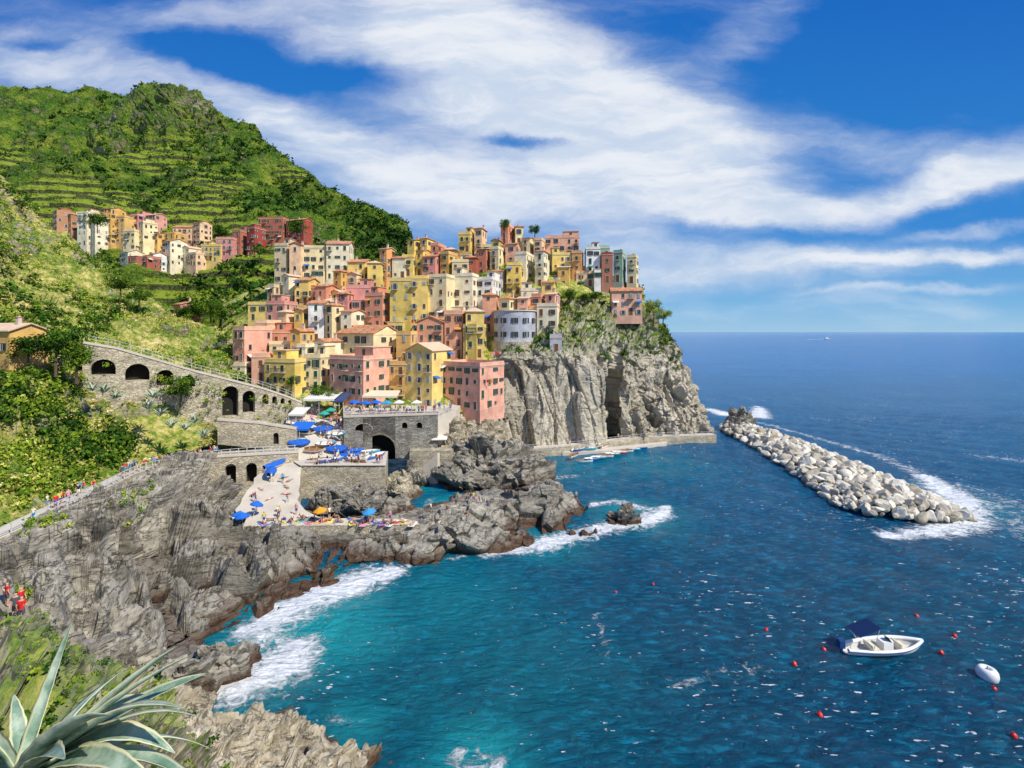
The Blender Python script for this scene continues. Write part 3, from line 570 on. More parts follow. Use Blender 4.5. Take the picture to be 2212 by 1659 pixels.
prism('pavement',[XY(648,83.1),XY(833,83.1),XY(838,92.9),XY(744,92.2),XY(744,86.4),XY(630,86.4)],6.004,6.055,m_conc,'pale concrete boat yard surface')
prism('quay',[XY(885,93),XY(975,92.5),XY(1000,104),XY(900,104)],-1,6.2,m_bwall,'stone quay beside the harbour')
prism('stairs',[XY(900,92),XY(945,91.2),XY(950,91.9),XY(905,92.9)],[-1]*4,[2.,6.1,6.1,2.],m_conc,'stone stairs down to the water')
# ramp & swim terrace
rp=[[G(600,978,6.1),G(700,978,6.1)],[G(575,1008,5.7),G(652,1008,5.7)],[G(535,1060,4.3),G(645,1060,4.3)],[G(512,1100,3.3),G(655,1100,3.3)],[G(506,1119,3.0),G(690,1119,3.0)],[G(504,1123,2.98),G(880,1121,2.98)],[G(503,1137,2.9),G(905,1133,2.9)]]
mb=MB(); grid=[]
for a,b_ in zip(rp[:-1],rp[1:]):
    st=4
    for q in range(st): grid.append((a[0].lerp(b_[0],q/st),a[1].lerp(b_[1],q/st)))
grid.append(rp[-1]); grid=[[a.lerp(b_,k/8)+Vector((noise.noise(a*.9+Vector((k,0,0)))*(.9 if k in(0,8) else .1),0,.06*noise.noise(a*.5+Vector((k*3,0,0))))) for k in range(9)] for a,b_ in grid]
for a,b_ in zip(grid[:-1],grid[1:]):
    for k in range(8): mb.poly([a[k],b_[k],b_[k+1],a[k+1]])
    for s in (0,8): mb.poly([a[s],b_[s],Vector((b_[s].x,b_[s].y,-1)),Vector((a[s].x,a[s].y,-1))],1)
a=grid[-1]
for k in range(8): mb.poly([a[k],a[k+1],Vector((a[k+1].x,a[k+1].y,-1)),Vector((a[k].x,a[k].y,-1))],1)
tag(mb.obj('slipway',[plain('pale_concrete',(.62,.55,.44),.9,.2,.35,.35,.03),m_bwall]),'pale concrete slipway down to the bathing terrace',None,None,'structure')
def ribbon(name,L,mat,label,drop=1.5):
    mb=MB()
    for (a,b_),(c1,d1) in zip(L[:-1],L[1:]):
        mb.poly([a,c1,d1,b_]); dz=Vector((0,0,drop)); mb.poly([a-dz,c1-dz,c1,a],1); mb.poly([b_,d1,d1-dz,b_-dz],1)
    tag(mb.obj(name,[mat,m_bwall]),label,None,None,'structure'); return L
ribbon('path',PL,m_conc,'pale concrete footpath along the cliff',1.9)
QL=ribbon('path',ribpts([G(1000,958,6.5),G(1060,975,2.6),G(1120,972,2.2),G(1250,962,2.),G(1400,945,2.),G(1548,940,2.)],2.6),m_conc,'concrete promenade at the foot of the cliff',3.2)
NL=ribbon('path',ribpts([U(-250,1285,34)+Vector((0,0,.6)),U(-80,1292,33.5)+Vector((0,0,.6)),U(-5,1322,31.5)+Vector((0,0,.5)),U(20,1372,28.5)+Vector((0,0,.4)),U(0,1450,24)+Vector((0,0,.3))],1.0),plain('dusty_path',(.34,.29,.21),.95,.1,.3,1.5,.03),'narrow dusty footpath on the cliff',.9)
m_rail=plain('galvanised_rail',(.62,.62,.6),.5,.4); 
def railing(pts,label,h=1.05,step=1.6,r=.035,mat=None):
    mb=MB(); P=[Vector(p) for p in pts]; 
    for a,b_ in zip(P[:-1],P[1:]):
        for z in (h,h*.5): mb.tube(a+Vector((0,0,z)),b_+Vector((0,0,z)),r,r,4)
    acc=0;last=P[0]; mb.tube(last,last+Vector((0,0,h)),r*1.3,r*1.3,4)
    for a,b_ in zip(P[:-1],P[1:]):
        L=(b_-a).length; t=step-acc
        while t<L:
            q=a.lerp(b_,t/L); mb.tube(q,q+Vector((0,0,h)),r*1.3,r*1.3,4); t+=step
        acc=(acc+L)%step
    tag(mb.obj('railing',mat or m_rail),label,'railing')
railing([a+Vector((0,0,.02)) for a,_ in PL],'grey metal railing beside the cliff footpath',1.1,1.3,.05)
railing([Vector(p)+Vector((0,.25,.08)) for p in VT],'thin metal railing along the viaduct path')
railing([a+Vector((0,0,.02)) for a,_ in QL[4:]],'thin metal railing along the promenade')
railing([Vector((*XY(742,93.3),13.2)),Vector((*XY(945,95.3),13.2)),Vector((*XY(985,100),13.1))],'metal railing on the stone bridge')
prism('quay',[p for p in [XY(1215,112.5),XY(1300,114),XY(1440,122),XY(1440,124),XY(1300,117),XY(1200,115)]],-1,.7,m_conc,'low concrete boat landing')
# ---------------------------------------------------------------- houses
C={'pink':(.86,.43,.31),'salmon':(.82,.35,.21),'peach':(.88,.58,.36),'yellow':(.88,.63,.16),'olive':(.64,.50,.14),'cream':(.90,.74,.42),'pale':(.90,.80,.58),'white':(.88,.86,.82),'coral':(.70,.26,.16),'red':(.44,.08,.05),
 'crimson':(.36,.055,.045),'magenta':(.74,.28,.26),'ochre':(.78,.46,.12),'orange':(.78,.37,.13),'teal':(.28,.50,.40),'lav':(.50,.51,.57),'beige':(.70,.58,.37),'brick':(.46,.19,.10)}
CN={'pink':'pink','salmon':'salmon','peach':'peach','yellow':'yellow','olive':'olive yellow','cream':'cream','pale':'pale cream','white':'white','coral':'coral red','red':'dark red','crimson':'crimson','magenta':'rose pink','ochre':'ochre','orange':'orange','teal':'grey green','lav':'pale grey','beige':'beige','brick':'brick red'}
m_glass,nt,b=newmat('window_glass'); b.inputs['Base Color'].default_value=(.02,.025,.03,1); b.inputs['Roughness'].default_value=.15
m_frame=plain('window_frame',(.5,.46,.4)); SHC=[plain('green_shutter',(.02,.09,.05)),plain('brown_shutter',(.2,.08,.03)),plain('dark_shutter',(.03,.05,.05)),plain('pale_shutter',(.35,.4,.38))]
m_tile,nt,b=newmat('roof_tile'); tc=N(nt,'ShaderNodeTexCoord'); n=tex(nt,'ShaderNodeTexNoise',1.2,tc.outputs['Object'],6); wv=N(nt,'ShaderNodeTexWave'); wv.inputs['Scale'].default_value=1.6; wv.inputs['Distortion'].default_value=1; nt.links.new(tc.outputs['Object'],wv.inputs[0])
nt.links.new(ramp(nt,n.outputs[0],[(.3,(.36,.13,.05)),(.5,(.66,.28,.12)),(.7,(.72,.44,.26))]),b.inputs['Base Color']); bump(nt,wv.outputs[1],.6,.08,b)
m_tile2=plain('pale_tile',(.70,.5,.34),.9,.1,.3,1.5,.05); m_terr=plain('terrace_floor',(.68,.57,.42),.9,.2,.2,1.); m_slate=plain('grey_roof',(.48,.44,.38),.9,.2,.25,1.,.03)
def win_mesh(sh,state,h=1.4,w=.8):
    mb=MB(); mb.box(-w/2,w/2,-.03,.02,0,h,0)
    for a,b_ in ((-w/2-.05,-w/2),(w/2,w/2+.05)): mb.box(a,b_,-.09,.02,-.0,h,1)
    mb.box(-w/2-.05,w/2+.05,-.09,.02,h+.002,h+.06,1); mb.box(-w/2-.1,w/2+.1,-.16,.02,-.08,-.002,1); mb.box(-.02,.02,-.06,-.031,0,h,1)
    if state=='open':
        for s in (-1,1):
            x0=s*(w/2+.07); x1=s*(w/2+.07+w*.5); mb.box(min(x0,x1),max(x0,x1),-.12,-.02,.02,h-.02,2)
            for k in range(5): mb.box(min(x0,x1)+.05,max(x0,x1)-.05,-.14,-.121,.1+k*.25,.22+k*.25,2)
    elif state=='closed':
        mb.box(-w/2+.01,-.01,-.11,-.062,.02,h-.02,2); mb.box(.01,w/2-.01,-.11,-.062,.02,h-.02,2)
        for k in range(5):
            mb.box(-w/2+.06,-.06,-.13,-.111,.1+k*.25,.22+k*.25,2); mb.box(.06,w/2-.06,-.13,-.111,.1+k*.25,.22+k*.25,2)
    o=mb.obj('window',[m_glass,m_frame,sh],link=False); return o.data
WM=[[win_mesh(s,st) for st in ('open','closed','none')] for s in SHC]
mb=MB(); mb.box(-.5,.5,-.05,.02,0,2.15,0); mb.box(-.6,-.5,-.1,.02,0,2.25,1); mb.box(.5,.6,-.1,.02,0,2.25,1); mb.box(-.498,.498,-.1,.02,2.152,2.25,1); mb.box(-.38,-.05,-.07,-.051,.3,1.9,0); mb.box(.05,.38,-.07,-.051,.3,1.9,0); mb.box(.4,.44,-.12,-.051,1.,1.12,1)
DOOR=mb.obj('door',[SHC[1],m_frame],link=False).data
mb=MB(); mb.box(-1.3,1.3,-1.,-.001,-.12,0,0); mb.box(-1.3,1.3,-1.,-.96,.95,1.,1)
for i in range(14): x=-1.28+i*.1965; mb.box(x-.015,x+.015,-.99,-.97,0,.95,1)
for s in (-1.3,1.26): mb.box(s,s+.04,-.96,-.001,.95,1.,1); mb.box(s,s+.04,-.5,-.47,0,.95,1)
BALC=mb.obj('balcony',[m_frame,SHC[2]],link=False).data
mb=MB(); mb.box(-.35,.35,-.3,.3,-.8,1.2,0); mb.box(-.45,.45,-.4,.4,1.2,1.32,1); mb.box(-.25,.25,-.2,.2,1.32,1.55,0)
CHIM=mb.obj('chimney',[plain('chimney_render',(.6,.5,.4)),m_tile],link=False).data
mb=MB(); mb.poly([(-1.1,0,0),(1.1,0,0),(1.1,-1.1,-.45),(-1.1,-1.1,-.45)]); mb.poly([(-1.1,0,-.03),(-1.1,-1.1,-.48),(1.1,-1.1,-.48),(1.1,0,-.03)]); mb.poly([(-1.1,-1.1,-.45),(1.1,-1.1,-.45),(1.1,-1.1,-.65),(-1.1,-1.1,-.65)])
AWN=[mb.obj('window_awning',plain(n_+'_awning_cloth',c_,.9,.1,.1),link=False).data for n_,c_ in (('green',(.03,.2,.1)),('white',(.8,.78,.7)),('orange',(.7,.3,.06)),('blue',(.05,.18,.5)))]
def roof_mesh(kind,w,d,h,mt,ov=.35):
    mb=MB(); x0,x1,y0,y1=-w/2-ov,w/2+ov,-ov,d+ov; z=h+.004; rise=min(w,d)*.24
    if kind=='gx' or kind=='gy':
        t=.18
        if kind=='gx': ra,rb=(x0,d/2),(x1,d/2); A_=[(x0,y0),(x1,y0)]; B_=[(x0,y1),(x1,y1)]
        else: ra,rb=(0,y0),(0,y1); A_=[(x0,y0),(x0,y1)]; B_=[(x1,y0),(x1,y1)]
        for S_ in (A_,B_):
            lo=[(p[0],p[1],z) for p in S_]; hi_=[(ra[0],ra[1],z+rise),(rb[0],rb[1],z+rise)]; up=Vector((0,0,t))
            q=[Vector(lo[0]),Vector(lo[1]),Vector(hi_[1]),Vector(hi_[0])]; mb.poly([p+up for p in q]); mb.poly(q[::-1]); mb.poly([q[0],q[1],q[1]+up,q[0]+up])
            for a,b_ in ((0,3),(1,2)): mb.poly([q[a],q[b_],q[b_]+up,q[a]+up])
        if kind=='gx':
            for x in (-w/2,w/2): mb.poly([(x,0,h),(x,d,h),(x,d/2,h+rise)],1)
        else:
            for y in (0,d): mb.poly([(-w/2,y,h),(w/2,y,h),(0,y,h+rise)],1)
        return mb,rise
    if kind=='hip':
        k=min(w,d)/2
        if w>=d: a,b_=(-(w/2-k*.9),d/2),((w/2-k*.9),d/2)
        else: a,b_=(0,k*.9),(0,d-k*.9)
        e=[(x0,y0),(x1,y0),(x1,y1),(x0,y1)]; mb.prism(e,z,z+.15); z+=.152; E=[(p[0],p[1],z) for p in e]; a=(*a,z+rise); b_=(*b_,z+rise)
        if w>=d: mb.poly([E[0],E[1],b_,a]); mb.poly([E[2],E[3],a,b_]); mb.poly([E[1],E[2],b_]); mb.poly([E[3],E[0],a])
        else: mb.poly([E[0],E[1],a]); mb.poly([E[2],E[3],b_]); mb.poly([E[1],E[2],b_,a]); mb.poly([E[3],E[0],a,b_])
        return mb,rise
    mb.box(-w/2-.12,w/2+.12,-.12,d+.12,z,z+.16,0); t=.22; H2=.95
    mb.box(-w/2,w/2,0,t,z+.162,z+H2,1); mb.box(-w/2,w/2,d-t,d,z+.162,z+H2,1); mb.box(-w/2,-w/2+t,t+.002,d-t-.002,z+.162,z+H2,1); mb.box(w/2-t,w/2,t+.002,d-t-.002,z+.162,z+H2,1)
    return mb,.1
GR='houses of the hillside village'
def house(l,r,t,b_,colr,roof=None,Y=None,yaw=None,d=None,shut=None,sink=6,extra=True):
    px=(l+r)/2; W=(r-l)*Y/F; h=(b_-t)*Y/F; roof=roof or R.choice(['flat','flat','gx','gy','hip']); 
    yaw=R.uniform(-.55,.12) if yaw is None else yaw; d=d or R.uniform(5.5,8.5)
    sn_,cs_=abs(math.sin(yaw)),math.cos(yaw)
    if d*sn_>W*.45: d=max(3.5,W*.45/max(sn_,.01)); d=min(d,8.5)
    w=max(2.8,(W*1.0-d*sn_)/cs_)
    if roof!='flat': h-=.12*min(w,d)
    else: h-=.9
    h=max(h,3.2)
    base=U(px,b_,Y); base.x+=math.sin(yaw)*d/2; e=empty('house',base,yaw); wm=plaster(colr+'_plaster',C[colr]); roofn={'flat':'flat roof terrace','gx':'tiled gable roof','gy':'tiled gable roof','hip':'tiled hipped roof'}[roof]
    ns=max(1,int(round(h/2.8))); tag(e,f'{CN[colr]} plastered house with {ns} storeys and {roofn}','house',GR)
    mb=MB(); mb.box(-w/2,w/2,0,d,-sink,h,0); mb.box(-w/2-.05,w/2+.05,-.05,d+.05,-sink,.5,1)
    if R.random()<.4: mb.box(-w/2-.07,w/2+.07,-.07,d+.07,h-.3,h-.1,1)
    mb.obj('wall',[wm,plaster(colr+'_base',tuple(x*.8+.04 for x in C[colr]))],e)
    mt=R.choice([m_tile,m_tile2,m_tile]) if roof!='flat' else R.choice([m_terr,m_slate,m_terr,m_tile2])
    rm,rise=roof_mesh(roof,w,d,h,mt); ro=rm.obj('roof',[mt,wm],e)
    if R.random()<.7: inst(CHIM,'chimney',ro,(R.uniform(-w*.3,w*.3),R.uniform(.4,.75)*d,h+rise*.6+.5),(0,0,0),(.8,.8,.8))
    if roof=='flat' and w>4 and R.random()<.6:
        s=R.choice([-1,1]); ww=w*R.uniform(.35,.55); x=s*(w/2-ww/2-.25); mb=MB(); mb.box(x-ww/2,x+ww/2,d*.35,d-.3,h+.17,h+2.7,0); mb.box(x-ww/2-.2,x+ww/2+.2,d*.35-.3,d-.1,h+2.702,h+2.85,1); mb.obj('roof_room',[wm,R.choice([m_tile,m_tile2])],e)
        inst(WM[0][2],'window',e,(x,d*.35,h+.9))
    if R.random()<.25 and w>4.5 and Y<165:
        ww=w*R.uniform(.45,.8); hh_=R.uniform(2.6,3.4); x=R.choice([-1,1])*(w-ww)/2; mb=MB(); mb.box(x-ww/2+.03,x+ww/2-.03,-2.4,-.051,-sink,hh_,0); mb.box(x-ww/2-.05,x+ww/2+.05,-2.5,-.051,hh_+.002,hh_+.15,1); mb.obj('annex',[wm,m_terr],e)
        for k in (-.25,.25): inst(WM[0][0],'window',e,(x+k*ww,-2.4,.9))
    sh=R.choice([0,0,0,1,2,3]) if shut is None else shut
    def face(L,org,rotz,side):
        n=max(1,int(L/2.1)); sp=L/n; f=h/ns; xo=[R.uniform(-.25,.25) for _ in range(n)]; zo=R.uniform(-.15,.15)
        for k in range(ns):
            for i in range(n):
                if side and R.random()<.25: continue
                if R.random()<.09: continue
                x=-L/2+sp*(i+.5)+xo[i]; z=k*f+f*.3+zo*k*.5; st=R.choices([0,1,2],[.4,.38,.22])[0]
                if sp<1.9 and st==0: st=1
                v=Matrix.Rotation(rotz,3,'Z')@Vector((x,0,0)); 
                if k==0 and i==n//2 and not side: inst(DOOR,'door',e,(v.x+org[0],v.y+org[1],.505),(0,0,rotz)); continue
                sc=R.uniform(.8,1.05); sz=R.choice([1,1,1,.6,1.25])*sc
                inst(WM[sh][st],'window',e,(v.x+org[0],v.y+org[1],z+(.4 if sz<.7 else (-.3 if sz>1.2 else 0))),(0,0,rotz),(sc,1,sz))
                if k>0 and R.random()<.26 and not side: inst(BALC,'balcony',e,(v.x+org[0],v.y+org[1],z-.25),(0,0,rotz),(R.uniform(.6,.85),1,1))
                elif R.random()<.06: inst(R.choice(AWN),'window_awning',e,(v.x+org[0],v.y+org[1]-.13 if not side else v.y+org[1],z+1.55),(0,0,rotz),(.8,1,1))
    face(w,(0,-.0),0,False)
    if base.x<0 or yaw<-.3: face(d,(w/2,d/2),math.pi/2,True)
    else: face(d,(-w/2,d/2),-math.pi/2,True)
    return e
HL=[ # upper village
 (1082,1130,488,530,'salmon','flat'),(990,1050,505,548,'yellow','flat'),(1036,1090,520,560,'olive','flat'),(1128,1180,518,565,'cream','gx'),(1178,1255,508,560,'pink','flat',165,-.1),(880,935,520,565,'yellow','gx'),(930,990,528,575,'coral','flat'),
 (1190,1236,545,600,'yellow','flat'),(1236,1300,540,608,'orange','flat'),(1270,1318,530,580,'teal','flat'),(1300,1328,545,612,'crimson','flat'),(1326,1358,540,612,'teal','flat'),(1355,1388,550,615,'cream','flat'),
 (820,880,545,605,'orange','gx'),(868,925,545,600,'yellow','flat'),(912,985,550,605,'magenta','gx'),(1005,1062,540,600,'red','hip'),(975,1012,560,610,'cream','flat'),(1058,1125,535,590,'cream','flat'),(1112,1190,548,622,'pale','flat'),
 (1062,1130,575,640,'white','gx'),(750,822,558,628,'yellow','gx'),(700,752,522,605,'pale','gx'),(650,702,530,605,'cream','flat'),(592,650,532,612,'beige','flat'),(720,780,580,640,'ochre','hip'),
 (575,640,605,655,'beige','flat'),(636,700,608,662,'yellow','gx'),(680,748,620,672,'coral','gx'),(745,800,615,672,'magenta','flat'),(1028,1080,598,682,'white','flat'),(975,1032,590,690,'pale','flat',131,-.25,None,1),(922,980,592,715,'cream','flat',127,-.3,None,1),
 (886,926,595,722,'yellow','flat'),(842,890,600,722,'olive','flat'),(786,846,632,715,'coral','flat'),(1125,1205,618,690,'pale','flat'),(1150,1212,632,700,'coral','flat'),(1042,1150,642,722,'salmon','hip'),
 (690,762,635,690,'magenta','hip'),(535,580,652,695,'yellow','flat'),(572,625,650,700,'magenta','flat'),(600,668,662,728,'peach','hip'),(662,772,660,742,'white','gx'),(370,414,655,690,'magenta','gx',138),
 (960,1045,680,778,'salmon','flat'),(1000,1050,700,780,'olive','flat'),(1322,1390,625,686,'pink','gx',136,-.1,5,None,2),
 (498,560,705,812,'pink','flat'),(550,625,700,775,'peach','flat'),(580,660,725,790,'cream','flat'),(640,722,735,815,'pale','flat'),(715,856,712,815,'cream','gx',117,-.55,9),(855,900,715,790,'ochre','flat'),(900,960,690,790,'coral','gy',119),
 (500,580,770,830,'pale','flat'),(565,660,775,858,'yellow','flat',107,-.3),(655,706,765,868,'cream','flat',109,-.2),(702,834,768,885,'pink','flat',105,-.5,9),(834,892,780,882,'ochre','flat',109,-.2),(872,968,750,882,'yellow','gy',107,-.45,8),(948,1088,782,884,'pink','flat',106.5,-.62,9,None,2.5),
 (-70,46,708,775,'ochre','gx',70,-.2,5,None,4),
 # far village on the slope
 (110,168,460,515,'brick','flat',245),(165,222,458,530,'pale','flat',240),(216,278,462,525,'ochre','gx',245),(277,345,455,510,'magenta','flat',250),(264,326,490,552,'cream','flat',232),(325,385,492,552,'ochre','gx',235),(372,446,488,540,'peach','gx',240),(432,482,528,566,'yellow','flat',225),
 (250,300,543,580,'pale','gx',222),(274,330,558,590,'crimson','flat',215),(308,350,548,588,'white','gx',218),(345,425,532,572,'pale','gx',224),(465,502,512,552,'magenta','flat',225),(500,562,492,555,'crimson','flat',228),(556,668,478,555,'red','flat',232),(400,440,545,575,'peach','flat',222)]
for hrow in HL:
    a=list(hrow)+[None]*(11-len(hrow)); l,r_,t,b_=a[:4]
    Yh=a[6] if a[6] else float(np.interp(b_,[520,560,600,640,690,740,800,885],[170,162,151,142,132,124,114,104]))
    wm_=(r_-l)*Yh/F; n=max(1,int(round(wm_/5.2))) if (not a[6] or (Yh>200 and wm_>12)) else 1
    if Yh>200: n=min(n,2)
    cuts=[l+(r_-l)*(i+(R.uniform(-.15,.15) if 0<i<n else 0))/n for i in range(n+1)]
    for i in range(n):
        cl=a[4] if (i==0 or R.random()<.4 or Yh>200) else R.choice(['yellow','cream','peach','pink','ochre','pale','beige','white','cream','pale','coral'])
        house(cuts[i],cuts[i+1],t+(R.uniform(-14,14) if n>1 else 0),b_+R.uniform(-2,2),cl,a[5] if i==0 else R.choice(['flat','gx','gy','hip']),Yh+(R.uniform(-1.5,1.5) if n>1 else 0),a[7],a[8],a[9],a[10] or 6)
# round grey tower house on the cliff edge
e=empty('house',U(1112,738,120.5),0); tag(e,'pale grey rounded house on a stone bastion at the cliff edge','house',GR)
mb=MB(); K=20; w_=5.6
pts=[(w_*math.cos(t),4+w_*.8*math.sin(t)) for t in [math.pi+math.pi*i/K for i in range(K+1)]]+[(w_,9),(-w_,9)]
mb.prism(pts,0,8.,0); mb.obj('wall',[plaster('lav_plaster',C['lav'])],e)
mb=MB(); mb.prism([(x*1.06,4+(y-4)*1.06) for x,y in pts],8.004,8.3,0); mb.obj('roof',[m_terr],e)
mb=MB(); mb.prism([(x*1.12,4+(y-4)*1.12) for x,y in pts],-8,-.004,0); mb.prism([(5.,2.5),(13.,4.5),(13.,10),(5.,10)],-8,-1.5,0); mb.obj('bastion',[m_bwall],e)
for k in range(2):
    for i in range(5):
        t=math.pi*(1.15+.7*i/4); inst(WM[2][0],'window',e,(w_*math.cos(t)*.995,4+w_*.8*math.sin(t)*.995,1.2+k*3.6),(0,0,t+math.pi/2+0))
house(1188,1214,722,765,'lav','flat',118.5,0,3.5,2,1)
for hh_ in [(1160,1212,655,735,'pale','flat',125,-.2),(1142,1180,660,732,'orange','flat',126.5,-.3),(1205,1240,575,625,'ochre','gx',148,-.2),(1245,1290,585,622,'peach','flat',150,-.1)]: house(*hh_)
print('houses',time.time()-T0)
# ---------------------------------------------------------------- vegetation
offpath=lambda p:np.hypot(PC[:,0]-p[0],PC[:,1]-p[1]).min()>2.6
hm=lambda p:p[2]>38 and (p[0]>-112 or (noise.noise(Vector(p)*.022+Vector((7,1,4)))>-.10 and terrmask(p)<.5) or (noise.noise(Vector(p)*.03+Vector((1,8,4)))>.18) or R.random()<.03) and math.hypot(p[0]+292,p[1]-425)>34
c1=pick(HQ[12:],5400,hm); rd=NR.uniform(1.,3.4,len(c1)); big_=NR.uniform(0,1,len(c1))<.18; rd[big_]*=1.6; bs=NR.uniform(0,1,len(c1))**1.8; bs[big_]*=.3
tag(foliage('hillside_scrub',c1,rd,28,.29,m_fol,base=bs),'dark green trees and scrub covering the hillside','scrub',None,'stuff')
vm=lambda p:p[0]<-108 and p[2]<205 and p[2]>38 and .05<((p[2]/6.5)%1)<.50 and terrmask(p)>.4
c1=pick(HQ[60:],5200,vm,mult=16); 
if len(c1): tag(foliage('vineyard_rows',c1,NR.uniform(.4,1.1,len(c1)),12,.42,m_folb,flat=.5),'bright green vines along the terraces','vines',None,'stuff')
c1=pick(SQ[45:],1900,lambda p:(p[2]>20 or p[1]<72) and noise.noise(Vector(p)*.07)>.0 and offpath(p)); tag(foliage('slope_bushes',c1,NR.uniform(.4,1.4,len(c1)),50,.19,m_folb),'bright green bushes and cane on the slope','bushes',None,'stuff')
c1=pick(SQ[30:],900,lambda p:noise.noise(Vector(p)*.05+Vector((9,0,0)))>.08 and offpath(p)); tag(foliage('slope_shrubs',c1,NR.uniform(.8,2.2,len(c1)),80,.18,m_fol),'dark green shrubs on the slope','shrubs',None,'stuff')
c1=pick(SQ[30:],2600,lambda p:noise.noise(Vector(p)*.06+Vector((2,5,0)))<.05 and offpath(p)); tag(foliage('dry_grass',c1,NR.uniform(.25,.8,len(c1)),20,.34,m_dry,flat=.6),'dry straw coloured grass tufts on the slope','grass',None,'stuff')
c1=pick(PQ,700,lambda p:p[2]>(25 if p[0]<20 else 19) and p[1]<152 and noise.noise(Vector(p)*.12)>.0); tag(foliage('cliff_scrub',c1,NR.uniform(.3,1.1,len(c1)),36,.28,m_fol),'green scrub on the cliff top','scrub',None,'stuff')
c1=pick(VQ,500,lambda p:p[0]<-60 or p[1]>150); tag(foliage('garden_greenery',c1,NR.uniform(.6,1.8,len(c1)),30,.35,m_fol),'garden greenery between the houses','greenery',None,'stuff')
c1=pick(RQ[:90,:200],260,lambda p:p[2]>5.5 and noise.noise(Vector(p)*.15)>.12 and offpath(p)); tag(foliage('cliff_tufts',c1,NR.uniform(.2,.6,len(c1)),30,.3,m_folb),'green tufts growing on the rock','tufts',None,'stuff')
c1=pick(NQ[18:],900,lambda p:noise.noise(Vector(p)*.3)>-.0 and p[1]>6); tag(foliage('ground_cover',c1,NR.uniform(.08,.26,len(c1)),40,.25,m_fol),'low leafy ground cover','ground cover',None,'stuff')
c1=pick(NQ[18:],500,lambda p:noise.noise(Vector(p)*.3+Vector((4,0,0)))>.0 and p[1]>6); tag(foliage('ground_weeds',c1,NR.uniform(.06,.2,len(c1)),30,.27,m_folb),'bright weeds on the cliff edge','weeds',None,'stuff')
iv=[]
for i in range(150):
    k=R.random(); a_=Vector(XY(185,77.6)+(0,)); b_=Vector(XY(655,99.2)+(0,)); q=a_.lerp(b_,k); px_=CX+q.x/q.y*F
    if any(x0-4<px_<x1+4 for x0,x1 in ((194,252),(268,325),(336,377),(388,423),(478,553))) and R.random()<.85: continue
    zt_=H-(np.interp(px_,[178,250,340,420,500,570,662],[738,750,776,800,820,838,872])-HY)*q.y/F; iv.append((q.x,q.y-.2,zt_-R.uniform(1.5,8)**1.))
tag(foliage('wall_ivy',iv,NR.uniform(.25,.8,len(iv)),40,.22,m_folb),'ivy and weeds growing on the viaduct wall','ivy',None,'stuff')
m_bark=plain('bark',(.12,.08,.05))
def tree(px,py,Y,h,r,bright=False,dense=26):
    base=U(px,py,Y); e=empty('tree',base); tag(e,'round green tree with a leafy uneven crown' if not bright else 'bright green leafy tree with a loose crown','tree','trees among the houses and slopes')
    mb=MB(); mb.tube((0,0,-1),(.1,0,h*.5),.22,.13,7); cs=[]
    for i in range(dense):
        t=R.uniform(0,6.28); q=R.uniform(.1,.8)*r; z=h*.45+R.uniform(0,1)*h*.5; k=Vector((q*math.cos(t),q*math.sin(t),z)); cs.append(k)
        if i<6: mb.tube((.1,0,h*.4),k,.09,.03,5)
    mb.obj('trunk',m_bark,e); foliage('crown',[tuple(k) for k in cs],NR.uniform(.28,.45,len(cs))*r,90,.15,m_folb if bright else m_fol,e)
for a in [(120,800,70,6,3.6),(165,815,72,4.5,2.6),(60,790,70,4,2.6),(1412,697,141,7,3.,True),(1432,704,143,5,2.6,True),(1285,655,139,3.4,2.4),(690,872,103.5,4,2.8),(720,880,103,3.4,2.2),(430,700,140,7,4.5),(455,690,142,6,4),(400,700,136,5,3.5),(480,700,140,6,4),(1090,500,166,4,2.4),(1155,512,166,4,2.6),(1230,655,137,4,2.6),(1262,660,139,3.6,2.4),(1212,655,136,3.,1.8,True),
          (640,520,205,9,5),(210,500,215,8,5),(470,520,250,8,5),(390,870,84,4.4,3.),(630,840,106,3,1.6),(560,560,215,7,4),(330,480,262,8,5),(260,640,118,5,3.6),(300,660,120,4,3)]: tree(*a)
